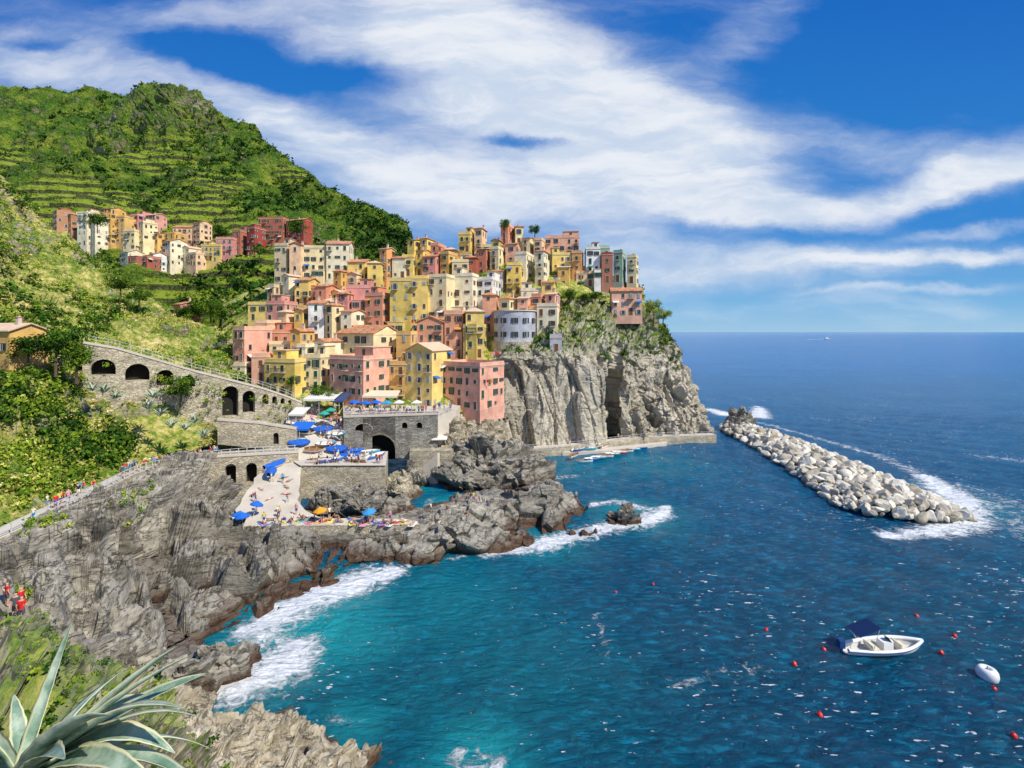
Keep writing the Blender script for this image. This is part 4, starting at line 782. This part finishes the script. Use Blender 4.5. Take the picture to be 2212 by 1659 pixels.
# agaves
m_ag,nt,b=newmat('agave_leaf'); a=N(nt,'ShaderNodeAttribute',attribute_name='edge'); tc=N(nt,'ShaderNodeTexCoord'); n=tex(nt,'ShaderNodeTexNoise',4,mapping(nt,tc.outputs['Object'],(1,1,1)),8,.7)
cg=mixc(nt,mrange(nt,n.outputs[0],.35,.65),(.12,.23,.15),(.42,.52,.40)); nt.links.new(mixc(nt,mrange(nt,a.outputs['Fac'],.64,.86),cg,(.70,.68,.42)),b.inputs['Base Color']); b.inputs['Roughness'].default_value=.45
def leaf_mesh(p0,p1,arch,w,name='leaf',parent=None,twist=0.,bend=0.):
    n=28;p0=Vector(p0);p1=Vector(p1); V=[];E=[]; c0=p0.lerp(p1,.5)+Vector((0,0,arch))
    cen=[(1-t)**2*p0+2*t*(1-t)*c0+t*t*p1+Vector((0,0,-bend*max(0,t-.6)**2*6)) for t in [i/(n-1) for i in range(n)]]
    for i in range(n):
        t=i/(n-1); d=(cen[min(i+1,n-1)]-cen[max(i-1,0)]).normalized(); s=d.cross(Vector((0,0,1))); s=s.normalized() if s.length>.05 else Vector((1,0,0)); up=s.cross(d)
        s2=s*math.cos(twist*t)+up*math.sin(twist*t); up=s2.cross(d)
        ww=w*(.6+.4*math.sin(min(1,t*2.2)*math.pi/2))*(1-t**2.4)**.9+.003; ww*=1+.05*math.sin(i*1.7)
        for q,lift in ((-1,.4),(-.62,.12),(0,0),(.62,.12),(1,.4)): V.append(cen[i]+s2*q*ww+up*lift*ww); E.append(abs(q))
        for q in (.6,-.6): V.append(cen[i]+s2*q*ww-up*.18*ww*(1-t)); E.append(0.)
    F_=[]; 
    for i in range(n-1):
        a=i*7;b_=a+7
        for j in range(6): F_.append((a+j,a+j+1,b_+j+1,b_+j))
        F_.append((a+6,a,b_,b_+6))
    o=mk(name,V,F_,m_ag,smooth=True,parent=parent); at=o.data.attributes.new('edge','FLOAT','POINT'); at.data.foreach_set('value',E); return o
ab=U(45,1700,4.0); e=empty('agave',ab); tag(e,'large agave with long pale blue-green leaves edged in cream','plant')
for (px,py,Y,ar,w_,tw,bd_) in [(155,1345,4.6,.05,.065,.3,0),(385,1395,4.3,.16,.095,.7,0),(420,1412,4.0,.22,.095,.4,0),(445,1455,4.4,.24,.09,-.5,0),(400,1505,3.6,.36,.12,.5,.1),(378,1590,3.9,.42,.12,-.4,.15),(470,1700,3.8,.55,.10,.4,.15),(350,1690,3.4,.4,.10,-.6,.1),(240,1545,3.4,.34,.12,.8,0),(-90,1600,3.8,.4,.09,0,.1),(280,1440,4.8,.2,.075,.6,0),(140,1640,3.3,.3,.10,-.3,0),(460,1600,4.6,.4,.07,.6,.1),(310,1500,4.2,.28,.10,-.4,0),(440,1530,4.,.4,.065,.6,.1),(30,1500,4.4,.1,.07,.3,0)]:
    leaf_mesh((R.uniform(-.06,.06),R.uniform(-.06,.06),0),U(px,py,Y)-ab,ar,w_,'leaf',e,tw,bd_)
def small_agave(px,py,Y,s):
    p=U(px,py,Y); e=empty('agave',p); tag(e,'blue-green agave growing on the rocky slope','plant','agaves on the slope')
    for i in range(16):
        t=i*2.4; k=R.uniform(.6,1); leaf_mesh((0,0,0),(s*k*math.cos(t),s*k*math.sin(t),s*R.uniform(.25,1.)),.3*s,.09*s,'leaf',e)
for a in [(225,850,72,1.8),(250,862,73,1.6),(320,885,74,2.),(345,900,75,1.8),(370,925,76,2.),(400,930,76,1.7),(330,860,75,1.8),(440,945,79,1.8),(420,915,79,1.7),(200,845,70,1.5),(1040,945,100,1.3)]: small_agave(*a)
print('veg',time.time()-T0)
# ---------------------------------------------------------------- people
SK=[plain('skin_light',(.62,.38,.27),.6,.3,.1),plain('skin_tan',(.42,.23,.14),.6,.3,.1)]; HA=[plain('hair_dark',(.03,.02,.015)),plain('hair_brown',(.12,.06,.03)),plain('hat_straw',(.6,.5,.3))]
CL=[plain('cloth%d'%i,c_,.9,.1,.1) for i,c_ in enumerate([(.75,.75,.75),(.7,.03,.03),(.03,.09,.45),(.03,.03,.04),(.05,.35,.6),(.8,.3,.4),(.65,.6,.1),(.1,.1,.12),(.75,.3,.05),(.8,.75,.6)])]
def person_base(pose):
    J={'pel':(0,0,.95,.13),'waist':(0,0,1.1,.12),'chest':(0,0,1.32,.15),'neck':(0,0,1.5,.055),'chin':(0,-.01,1.57,.075),'head':(0,0,1.67,.105),
       'shL':(.17,0,1.42,.065),'elL':(.24,.02,1.14,.045),'wrL':(.25,-.06,.9,.03),'haL':(.25,-.09,.80,.035),'shR':(-.17,0,1.42,.065),'elR':(-.24,.02,1.14,.045),'wrR':(-.25,-.06,.9,.03),'haR':(-.25,-.09,.80,.035),
       'hiL':(.09,0,.9,.1),'knL':(.1,-.01,.5,.06),'anL':(.1,.02,.1,.04),'toL':(.11,-.13,.04,.035),'hiR':(-.09,0,.9,.1),'knR':(-.1,-.01,.5,.06),'anR':(-.1,.02,.1,.04),'toR':(-.11,-.13,.04,.035)}
    J={k:list(v) for k,v in J.items()}
    def st(**k):
        for a,v in k.items(): J[a][:3]=v
    if pose=='walk': st(knL=(.1,-.2,.52),anL=(.1,-.28,.1),toL=(.1,-.43,.07),knR=(-.1,.05,.5),anR=(-.1,.3,.14),toR=(-.1,.18,.04),wrL=(.24,.12,.92),haL=(.24,.12,.83),elL=(.24,.12,1.15),wrR=(-.22,-.22,.98),haR=(-.22,-.3,.92))
    if pose=='photo': st(elL=(.27,-.18,1.3),wrL=(.12,-.36,1.5),haL=(.07,-.4,1.56),elR=(-.27,-.18,1.3),wrR=(-.12,-.36,1.5),haR=(-.07,-.4,1.56))
    if pose=='sit':
        for k in J: J[k][2]-=.83
        for k in ('chest','neck','chin','head','shL','shR'): J[k][1]+=.1
        st(hiL=(.1,-.05,.12),knL=(.14,-.42,.42),anL=(.13,-.65,.1),toL=(.13,-.8,.05),hiR=(-.1,-.05,.12),knR=(-.14,-.42,.42),anR=(-.13,-.65,.1),toR=(-.13,-.8,.05),elL=(.26,.25,.36),wrL=(.26,.38,.12),haL=(.27,.38,.04),elR=(-.26,.0,.36),wrR=(-.2,-.3,.45),haR=(-.17,-.38,.46))
    if pose=='lie':
        for k in J: x,y,z,_=J[k]; J[k][:3]=[x,z-.9,.14-y*.6]
        st(toL=(.13,-.88,.24),toR=(-.13,-.88,.24))
    names=list(J); E=[('pel','waist'),('waist','chest'),('chest','neck'),('neck','chin'),('chin','head'),('pel','hiL'),('pel','hiR')]
    for s in 'LR': E+=[('chest','sh'+s),('sh'+s,'el'+s),('el'+s,'wr'+s),('wr'+s,'ha'+s),('hi'+s,'kn'+s),('kn'+s,'an'+s),('an'+s,'to'+s)]
    me=bpy.data.meshes.new('p'); me.from_pydata([J[n][:3] for n in names],[(names.index(a),names.index(b_)) for a,b_ in E],[])
    o=bpy.data.objects.new('p',me); COL.objects.link(o); sk=o.modifiers.new('s','SKIN'); 
    for i,n in enumerate(names): me.skin_vertices[0].data[i].radius=(J[n][3],J[n][3]*(.8 if n in('pel','waist','chest') else 1)); me.skin_vertices[0].data[i].use_root=(n=='pel')
    ss=o.modifiers.new('d','SUBSURF'); ss.levels=1; ss.render_levels=1
    dg=bpy.context.evaluated_depsgraph_get(); res=bpy.data.meshes.new_from_object(o.evaluated_get(dg)); bpy.data.objects.remove(o)
    seg=[(Vector(J[a][:3]),Vector(J[b_][:3]),a,b_) for a,b_ in E]; hd=Vector(J['head'][:3]); ch=Vector(J['chin'][:3]); ax=(hd-ch).normalized(); bk=Vector((0,.35,0)) if pose!='lie' else Vector((0,0,-.35)); mi=[]
    for p in res.polygons:
        c_=p.center; best=None
        for a,b_,na,nb in seg:
            t=max(0,min(1,(c_-a).dot(b_-a)/(b_-a).length_squared)); dd=(c_-a.lerp(b_,t)).length
            if best is None or dd<best[0]: best=(dd,na,nb,t)
        _,na,nb,t=best
        if nb=='head' or (nb=='chin' and t>.7): m_=1 if (c_-hd).dot(ax+bk)>.0 else 0
        elif nb in('waist','chest') or nb[:2]=='sh' or (nb=='neck' and t<.5) or (nb[:2]=='el' and t<.5): m_=2
        elif nb[:2]=='hi' or (nb[:2]=='kn' and t<.75): m_=3
        else: m_=0
        mi.append(m_)
    for _ in range(4): res.materials.append(None)
    res.polygons.foreach_set('material_index',mi); res.polygons.foreach_set('use_smooth',[True]*len(mi)); return res
PB={p:person_base(p) for p in ('stand','walk','photo','sit','lie')}; PV={}
for p,me in PB.items():
    PV[p]=[]
    for i in range(9):
        m2=me.copy(); m2.name='person'; s,hh,a,b_=R.choice(SK),R.choice(HA),R.randrange(10),R.choice([2,3,7,0,4,9])
        if p in('sit','lie') and i%3: a=None
        m2.materials[0]=s; m2.materials[1]=hh; m2.materials[2]=CL[a] if a is not None else s; m2.materials[3]=CL[b_]; PV[p].append(m2)
redp=PB['stand'].copy(); redp.name='person'
for i,mm in enumerate((SK[0],HA[1],CL[1],CL[7])): redp.materials[i]=mm
ds={'stand':'standing person in summer clothes','walk':'walking person in summer clothes','photo':'person in summer clothes holding up a phone','sit':'person sitting in swimwear','lie':'person lying down sunbathing in swimwear'}
def person(loc,pose,where,grp,yaw=None,k=None,mesh=None):
    me=mesh or PV[pose][R.randrange(9) if k is None else k]; s=R.uniform(.92,1.06); o=inst(me,'person',None,loc,(0,0,R.uniform(0,6.28) if yaw is None else yaw),(s,s,s)); tag(o,ds[pose]+' '+where if not mesh else 'standing person in a red shirt '+where,'person',grp); return o
def onrib(L,t,u):
    i=t*(len(L)-1); k=min(int(i),len(L)-2); a=L[k][0].lerp(L[k+1][0],i-k); b_=L[k][1].lerp(L[k+1][1],i-k); return a.lerp(b_,u)
pxs=lambda p:CX+p.x/p.y*F
n=0
while n<58:
    t=R.random(); p=onrib(PL,t,R.uniform(.15,.85)); x=pxs(p)
    if not(58<x<205 or 255<x<470): continue
    if x<205 and R.random()<.5: continue
    if 205<x<340 and R.random()<.3: continue
    person(p,R.choice(['stand','walk','walk','photo']),'on the cliff footpath','people on the cliff footpath'); n+=1
for i in range(56): 
    x=R.uniform(745,985); Y_=R.uniform(95.4,97.6) if x<940 else R.uniform(99,102); person((*XY(x,Y_),13.11),R.choice(['stand','walk','photo']),'on the harbour terrace','people on the harbour terrace')
for i in range(36):
    x=R.uniform(625,740); Y_=R.uniform(87,100); person((*XY(x,Y_),SZ(Y_)),R.choice(['stand','walk']),'on the sloping street','people on the sloping street')
for i in range(38):
    x=R.uniform(672,828); Y_=R.choice([R.uniform(83.6,85),R.uniform(84,91.)]); person((*XY(x,Y_),yz(x,Y_)),R.choice(['stand','walk','stand','sit']),'on the boat yard','people on the boat yard')
def ramp_pt(t,u):
    i=t*(len(grid)-1);k=min(int(i),len(grid)-2); j=min(int(u*8),7); f=u*8-j
    a=grid[k][j].lerp(grid[k+1][j],i-k); b_=grid[k][j+1].lerp(grid[k+1][j+1],i-k); return a.lerp(b_,f)
for i in range(24):
    p=ramp_pt(R.uniform(.2,.85),R.uniform(.1,.9)); person(p,R.choice(['stand','walk','sit','lie','lie']),'on the pale slipway','people on the slipway')
m_tw=[plain('towel%d'%i,c_,.95,.05,.15) for i,c_ in enumerate([(.7,.1,.1),(.05,.25,.6),(.8,.7,.2),(.75,.35,.5),(.1,.5,.5),(.8,.8,.75),(.4,.15,.5)])]
mbt=MB(); n_=6
for i in range(n_):
    x0=-.9+1.8*i/n_; x1=-.9+1.8*(i+1)/n_; z0=.03+.02*math.sin(i*2.1); z1=.03+.02*math.sin((i+1)*2.1); mbt.poly([(x0,-.45,z0),(x1,-.45,z1),(x1,.45,z1),(x0,.45,z0)]); mbt.poly([(x0,-.45,z0-.03),(x1,-.45,z1-.03),(x1,-.45,z1),(x0,-.45,z0)])
twm=[]
for mm in m_tw:
    o=mbt.obj('towel',mm,link=False); twm.append(o.data)
for i in range(54):
    p=ramp_pt(R.uniform(.84,1),R.uniform(.06,.98)) if i%4 else ramp_pt(R.uniform(.35,.8),R.uniform(.1,.9)); yw=R.uniform(0,6.28)
    if i%2: tag(inst(R.choice(twm),'towel',None,(p.x,p.y,p.z+.02),(0,0,yw)),'coloured beach towel spread on the concrete','towel','beach towels')
    if i%4: person((p.x,p.y,p.z+.05),R.choice(['sit','lie','lie','sit','stand']),'on the bathing terrace','bathers on the terrace',yw+math.pi/2)
for i in range(16):
    t=R.uniform(.25,.98); person(onrib(QL,t,R.uniform(.2,.8)),R.choice(['stand','walk']),'on the promenade','people on the promenade')
def top(Q,px,tol=6):
    m=(np.abs(Q[...,0]/Q[...,1]*F+CX-px)<tol); I=np.argwhere(m); b_=max(I,key=lambda i:Q[i[0],i[1],2]); return Vector(Q[b_[0],b_[1]])
for x,po in [(1012,'stand'),(1020,'stand'),(1035,'sit'),(985,'stand'),(1060,'sit'),(1250,'stand'),(1003,'sit'),(960,'sit'),(930,'stand'),(945,'sit')]:
    person(top(RQ[:,410:],x),po,'on the shore rocks','bathers on the rocks')
for i in range(6): person(onrib(NL,.50+i*.05,R.uniform(.25,.8)),'stand','on the narrow cliff path','people on the narrow cliff path',None,None,redp if i%2 else None)
for px,py in [(1215,995),(1240,1015),(1262,1022),(1310,1040),(1350,1000),(1410,1000),(1405,978),(1470,965),(1500,985),(1280,1040),(1220,1030),(1430,990),(1395,1050)]:
    p=G(px,py); person((p.x,p.y,-1.35),'stand','swimming in the harbour water','swimmers in the water')
print('people',time.time()-T0)
# ---------------------------------------------------------------- boats, buoys, parasols
def hull(mb,L,W,Hh,mi=0,mi2=1,n=14,sheer=.25):
    prof=[]
    for i in range(n):
        t=i/(n-1); x=-L/2+L*t; wf=(math.sin(min(1,t*1.35+.28)*math.pi/2))*(1-max(0,(t-.55)/.45)**2.3); w=max(.02,W/2*wf); zt=Hh*(1+sheer*t*t); kz=Hh*.25*max(0,(t-.75)/.25)**2*3
        prof.append([(x,-w,zt),(x,-w*.88,zt*.5+kz*.3),(x,-w*.45,kz),(x,0,kz-.04),(x,w*.45,kz),(x,w*.88,zt*.5+kz*.3),(x,w,zt),(x,w*.86,zt),(x,w*.7,Hh*.35+kz*.6),(x,-w*.7,Hh*.35+kz*.6),(x,-w*.86,zt)])
    b=len(mb.v); m_=11
    for p in prof: mb.v+=p
    for i in range(n-1):
        for j in range(m_):
            a=b+i*m_+j; c_=b+i*m_+(j+1)%m_; mb.f.append((a,c_,c_+m_,a+m_)); mb.m.append(mi2 if j in(6,7,8,9,10) else mi)
    mb.f.append(tuple(b+j for j in reversed(range(m_)))); mb.m.append(mi)
BC={'white':(.8,.8,.78),'blue':(.03,.15,.5),'green':(.03,.3,.2),'red':(.5,.05,.04),'turquoise':(.05,.4,.5),'wood':(.3,.16,.07),'navy':(.01,.06,.2)}
BMt={k:plain(k+'_boat_paint',v,.35,.5,.08) for k,v in BC.items()}
m_tarp=plain('blue_tarp',(.02,.13,.55),.6,.3,.3,2.,.05); m_wood=plain('bench_wood',(.35,.22,.12))
def rowboat(loc,yaw,colr,where,L=4.4,tarp=False,tilt=0.):
    e=empty('rowing_boat',loc,yaw); e.rotation_euler=(tilt,0,yaw); tag(e,(f'{colr} rowing boat '+('under blue tarpaulin ' if tarp else 'with two benches '))+where,'boat','small boats of the harbour')
    mb=MB(); hull(mb,L,1.6,.6); mb.obj('hull',[BMt[colr],BMt['white' if colr!='white' else 'wood']],e)
    if tarp:
        n=12; V=[]
        for i in range(n):
            t=i/(n-1); x=-L/2-.05+(L+.1)*t; wf=(math.sin(min(1,t*1.35+.28)*math.pi/2))*(1-max(0,(t-.55)/.45)**2.3); w=max(.05,.87*wf); zt=.6*(1+.25*t*t)
            for q,z in ((-1,-.2),(-.98,.06),(-.5,.3),(0,.42),(.5,.3),(.98,.06),(1,-.2)): V.append((x,q*w*1.04,zt+z*(1-.4*abs(t-.5))+.04*math.sin(i*2+q*4)))
        mk('tarpaulin',V,gridfaces(n,7),m_tarp,parent=e)
    else:
        for x in (-L*.25,L*.08): mb=MB(); mb.box(x-.14,x+.14,-.6,.6,.42,.47); mb.obj('bench',m_wood,e)
    return e
cols_=['white','blue','turquoise','white','green','red','white','turquoise','blue','white','red','white']
for i in range(12):
    px=1262+i*15; py=998-i*3.6; p=G(px,py,.0); rowboat((p.x,p.y,-.1),R.uniform(.1,.5)+math.pi*.95,cols_[i],'moored by the landing',4.)
for px,py in [(1250,962),(1262,958),(1290,955),(1240,975),(1275,960),(1305,955)]: 
    p=G(px,py+12,.75); rowboat((p.x,p.y,.75),R.uniform(0,1),R.choice(cols_),'on the landing',3.8)
for px,Y_,z,yw,cl,tp in [(585,80,5.35,1.9,'blue',True),(594,83,5.75,1.2,'white',True),(762,91,6.1,.15,'blue',True),(752,87.5,6.1,.1,'white',True),(775,88.6,6.1,.3,'white',False),(715,85.2,6.1,.4,'blue',False),(800,91,6.1,.2,'turquoise',False),(690,85,6.1,.2,'white',False),(770,85.5,6.1,2.8,'wood',False),(812,88,6.1,1.,'blue',False)]:
    rowboat((*XY(px,Y_),z),yw,cl,'on the boat yard',R.uniform(3.6,4.6),tp)
for px,Y_,cl,tp in [(648,90,'blue',True),(680,88.5,'white',False),(705,90,'green',False),(730,88.5,'blue',True),(664,93,'white',False),(700,93.5,'white',True),(728,92.5,'turquoise',False),(640,95.5,'blue',False),(720,97,'white',False)]:
    e=rowboat((*XY(px,Y_),SZ(Y_)+.12),0,cl,'on the sloping street',4.,tp); e.rotation_euler=(.49,0,R.uniform(-.1,.1))
# speedboat
p=G(1908,1408); e=empty('motor_boat',(p.x,p.y,-.12),math.radians(4)); tag(e,'white inflatable motor boat with a dark blue sun canopy and outboard','boat')
mb=MB(); hull(mb,7.6,2.1,.75,0,1,20,.35); mb.obj('hull',[BMt['white'],plain('deck_grey',(.62,.62,.6))],e)
tp=[]
for i in range(18):
    t=i/17; x=-3.8+7.7*t; wf=(math.sin(min(1,t*1.35+.28)*math.pi/2))*(1-max(0,(t-.55)/.45)**2.); tp.append(Vector((x,1.02*wf,.72*(1+.38*t*t))))
ring=8
for s in (-1,1):
    V=[]; 
    for a in tp:
        for j in range(ring): q=2*math.pi*j/ring; V.append((a.x,s*a.y+.17*math.cos(q),a.z+.17*math.sin(q)))
    f=[(i*ring+j,i*ring+(j+1)%ring,(i+1)*ring+(j+1)%ring,(i+1)*ring+j) for i in range(17) for j in range(ring)]+[tuple(range(ring)),tuple(17*ring+j for j in range(ring))]
    mk('side_tube',V,f,BMt['white'],smooth=True,parent=e)
    mb=MB()
    for a,b_ in zip(tp[:-1],tp[1:]): mb.tube((a.x,s*(a.y+.175),a.z),(b_.x,s*(b_.y+.175),b_.z),.035,.035,5)
    mb.obj('rubbing_strake',BMt['navy'],e)
mb=MB(); mb.prism([(-.3,-.4),(.7,-.35),(.9,0),(.7,.35),(-.3,.4)],.35,1.2); mb.obj('console',BMt['white'],e)
mb=MB(); mb.poly([(.5,-.38,1.2),(.5,.38,1.2),(.25,.3,1.6),(.25,-.3,1.6)]); mb.poly([(.52,-.38,1.2),(.25,-.3,1.6),(.27,-.3,1.6),(.54,-.38,1.2)]); mb.obj('windscreen',m_glass,e)
for x in (-1.1,1.7): mb=MB(); mb.box(x-.35,x+.35,-.55,.55,.32,.72); mb.box(x-.42,x-.3,-.55,.55,.722,1.05); mb.obj('seat',plain('seat_vinyl',(.75,.68,.5)),e)
mb=MB(); mb.prism([(-4.45,-.22),(-3.95,-.25),(-3.85,0),(-3.95,.25),(-4.45,.22)],.75,1.45); mb.box(-4.25,-4.05,-.08,.08,-.2,.748); mb.box(-4.5,-3.9,-.14,.14,1.452,1.56); mb.obj('outboard_motor',BMt['navy'],e)
V=[]
for i in range(7):
    for j in range(7): u=i/6-.5;v=j/6-.5; V.append((-2.+u*2.1,v*1.7,2.5+.7*u-.12*v*v))
cn=mk('canopy',V,gridfaces(7,7),plain('dark_blue_canvas',(.01,.03,.10),.8,.1,.1),parent=e); 
mb=MB()
for s in (-1,1): mb.tube((-1.8,s*.9,.8),(-2.9,s*.82,2.15),.03,.03); mb.tube((-1.8,s*.9,.8),(-1.1,s*.82,2.75),.03,.03)
mb.obj('canopy_pole',m_rail,cn)
# buoys
m_red=plain('red_buoy_plastic',(.75,.04,.03),.35,.5,.1)
def buoy_mesh(r,mat):
    bm=bmesh.new(); bmesh.ops.create_uvsphere(bm,u_segments=16,v_segments=10,radius=r)
    for v in bm.verts: v.co.z*=.9+(.25 if v.co.z>0 else 0); 
    bmesh.ops.create_cone(bm,cap_ends=True,segments=8,radius1=r*.28,radius2=r*.2,depth=r*.5,matrix=Matrix.Translation((0,0,r*1.25)))
    bmesh.ops.create_cone(bm,cap_ends=True,segments=12,radius1=r*1.04,radius2=r*1.04,depth=r*.1)
    me=bpy.data.meshes.new('buoy'); bm.to_mesh(me); bm.free(); me.materials.append(mat); return me
bmr=buoy_mesh(.21,m_red)
for px,py in [(1655,1362),(1716,1436),(1780,1405),(1980,1332),(2062,1375),(2033,1411),(2147,1490),(2190,1591),(1771,1546),(1330,1280),(1411,1263)]:
    p=G(px,py); tag(inst(bmr,'buoy',None,(p.x,p.y,.05),(R.uniform(-.2,.2),R.uniform(-.2,.2),0),(1,1,1) if py>1300 else (.7,.7,.7)),'round red plastic mooring buoy floating on the water','buoy','red buoys on the water')
p=G(2133,1465); V=[];n1,n2=28,12
for i in range(n1):
    for j in range(n2):
        a=2*math.pi*i/n1;q=2*math.pi*j/n2; rr_=.42+.34*math.cos(q); V.append((rr_*math.cos(a),rr_*math.sin(a),.42+.56*math.sin(q)))
Fq=[(i*n2+j,((i+1)%n1)*n2+j,((i+1)%n1)*n2+(j+1)%n2,i*n2+(j+1)%n2) for i in range(n1) for j in range(n2)]
e=empty('mooring_buoy',(p.x,p.y,-.05)); tag(e,'large white round mooring buoy on the water','buoy')
mk('float_ring',V,Fq,BMt['white'],smooth=True,parent=e); mb=MB(); mb.tube((0,0,.1),(0,0,.85),.16,.16,14); mb.tube((0,0,.85),(0,0,1.1),.05,.04,8); mb.obj('mooring_post',plain('grey_metal',(.3,.3,.3)),e)
# far motorboat with wake
p=G(1785,733.5); e=empty('motor_boat',(p.x,p.y,0),math.pi); tag(e,'distant white motor yacht cruising on the open sea','boat'); mb=MB(); hull(mb,30,8,3.); mb.obj('hull',[BMt['white'],BMt['white']],e); mb=MB(); mb.prism([(-8,-3),(5,-2.5),(7,0),(5,2.5),(-8,3)],2.,6.); mb.prism([(-6,-2),(2,-2),(3,0),(2,2),(-6,2)],6.01,8.); mb.obj('cabin',BMt['white'],e)
mb=MB(); mb.poly([(10,-3,.25),(75,-11,.25),(75,11,.25),(10,3,.25)]); o=mb.obj('wake',plain('wake_foam',(.85,.88,.9),.9,.1,.1,.2),e)
def parasol(loc,c_,name,tilt=(0,0),where='on the bathing terrace',r=.95,sq=False):
    e=empty('parasol',loc); e.rotation_euler=(tilt[0],tilt[1],R.uniform(0,1)); tag(e,f'{name} sun parasol {where}','parasol','sun parasols')
    mb=MB(); n=4 if sq else 8
    for i in range(n):
        a=2*math.pi*i/n;b_=2*math.pi*(i+1)/n; P0=(r*math.cos(a),r*math.sin(a),1.85);P1=(r*math.cos(b_),r*math.sin(b_),1.85); mb.poly([P0,P1,(0,0,2.4)]); mb.poly([P0,(P0[0],P0[1],1.7),(P1[0],P1[1],1.7),P1])
    mb.obj('canopy',plain(name+'_canvas',c_,.8,.2,.15),e); mb=MB(); mb.tube((0,0,-.1),(0,0,2.45),.03,.03); mb.obj('pole',m_rail,e)
blue=(.02,.15,.6)
for px,py,z,cl,nm in [(512,1142,2.9,blue,'blue'),(526,1144,2.9,blue,'blue'),(546,1118,3.1,blue,'blue'),(800,1132,2.9,(.05,.3,.6),'light blue'),(695,1130,2.9,(.8,.35,.03),'orange')]:
    parasol(G(px,py,z),cl,nm,(R.uniform(-.25,.25),R.uniform(-.25,.25)))
for px,Y_,cl,nm in [(765,99,blue,'blue'),(790,98,blue,'blue'),(812,99,blue,'blue'),(835,98,(.1,.4,.65),'light blue'),(862,99,(.75,.72,.65),'white'),(900,99,(.75,.72,.65),'white')]: parasol((*XY(px,Y_),13.1),cl,nm,(0,0),'on the harbour terrace',1.3,True)
for px,Y_ in [(700,96),(714,97)]: parasol((*XY(px,Y_),SZ(Y_)),(.04,.4,.28),'green',(0,0),'on the sloping street',1.2,True)
parasol((*XY(950,96),6.2),(.8,.8,.78),'white',(0,0),'on the stone quay',2.2,True)
def awning(px0,px1,Y0,Y1,z,cl,label,zb=13.1):
    x0,x1=(px0-CX)*Y0/F,(px1-CX)*Y0/F; e=empty('awning',((x0+x1)/2,Y0,zb)); tag(e,label,'awning'); w=(x1-x0)/2
    mb=MB(); mb.box(-w,w,0,.06,z-.35,z-.02); mb.poly([(-w,0,z),(w,0,z),(w,Y1-Y0,z+.9),(-w,Y1-Y0,z+.9)]); mb.poly([(-w,0,z-.06),(-w,Y1-Y0,z+.84),(w,Y1-Y0,z+.84),(w,0,z-.06)]); mb.obj('canvas',cl,e)
    mb=MB()
    for x in (-w+.1,0,w-.1): mb.tube((x,.15,-1.5),(x,.15,z),.05,.05)
    mb.obj('post',m_rail,e)
wc=plain('white_canvas',(.75,.73,.68)); bcv=plain('blue_canvas',(.03,.12,.45))
awning(655,722,99,104,2.6,wc,'white canvas restaurant awning above the harbour',13.0); awning(722,742,99,104,2.3,plain('navy_canvas',(.05,.08,.2)),'dark blue awning above the harbour',13.0); awning(782,858,101.5,104.5,2.8,plain('beige_canvas',(.72,.62,.45)),'beige awning on the harbour terrace'); awning(622,655,95,98.5,2.4,wc,'white canvas awning beside the viaduct',SZ(95))
awning(624,668,91,94,2.4,bcv,'blue awning beside the sloping street',SZ(91))
# laundry
for px,py,Y_ in [(990,730,121),(900,690,125),(840,655,130),(1070,760,113),(1200,600,146),(860,610,136),(740,670,128),(1010,740,120),(1050,820,104),(800,640,133)]:
    p=U(px,py,Y_); e=empty('laundry',p); tag(e,'washing hung on a line under a window','laundry','washing lines'); 
    mb=MB(); mb.tube((-1.6,0,0),(1.6,0,0),.02,.02,4); mb.obj('line',m_rail,e)
    for i in range(4): mb=MB(); x=-1.4+i*.75; hgt=R.uniform(.5,1.); mb.poly([(x,-.01,0),(x+.6,-.01,0),(x+.58,-.05,-hgt),(x+.03,.03,-hgt)]); mb.obj('cloth',R.choice(CL),e)
print('done',time.time()-T0, len(bpy.data.objects))
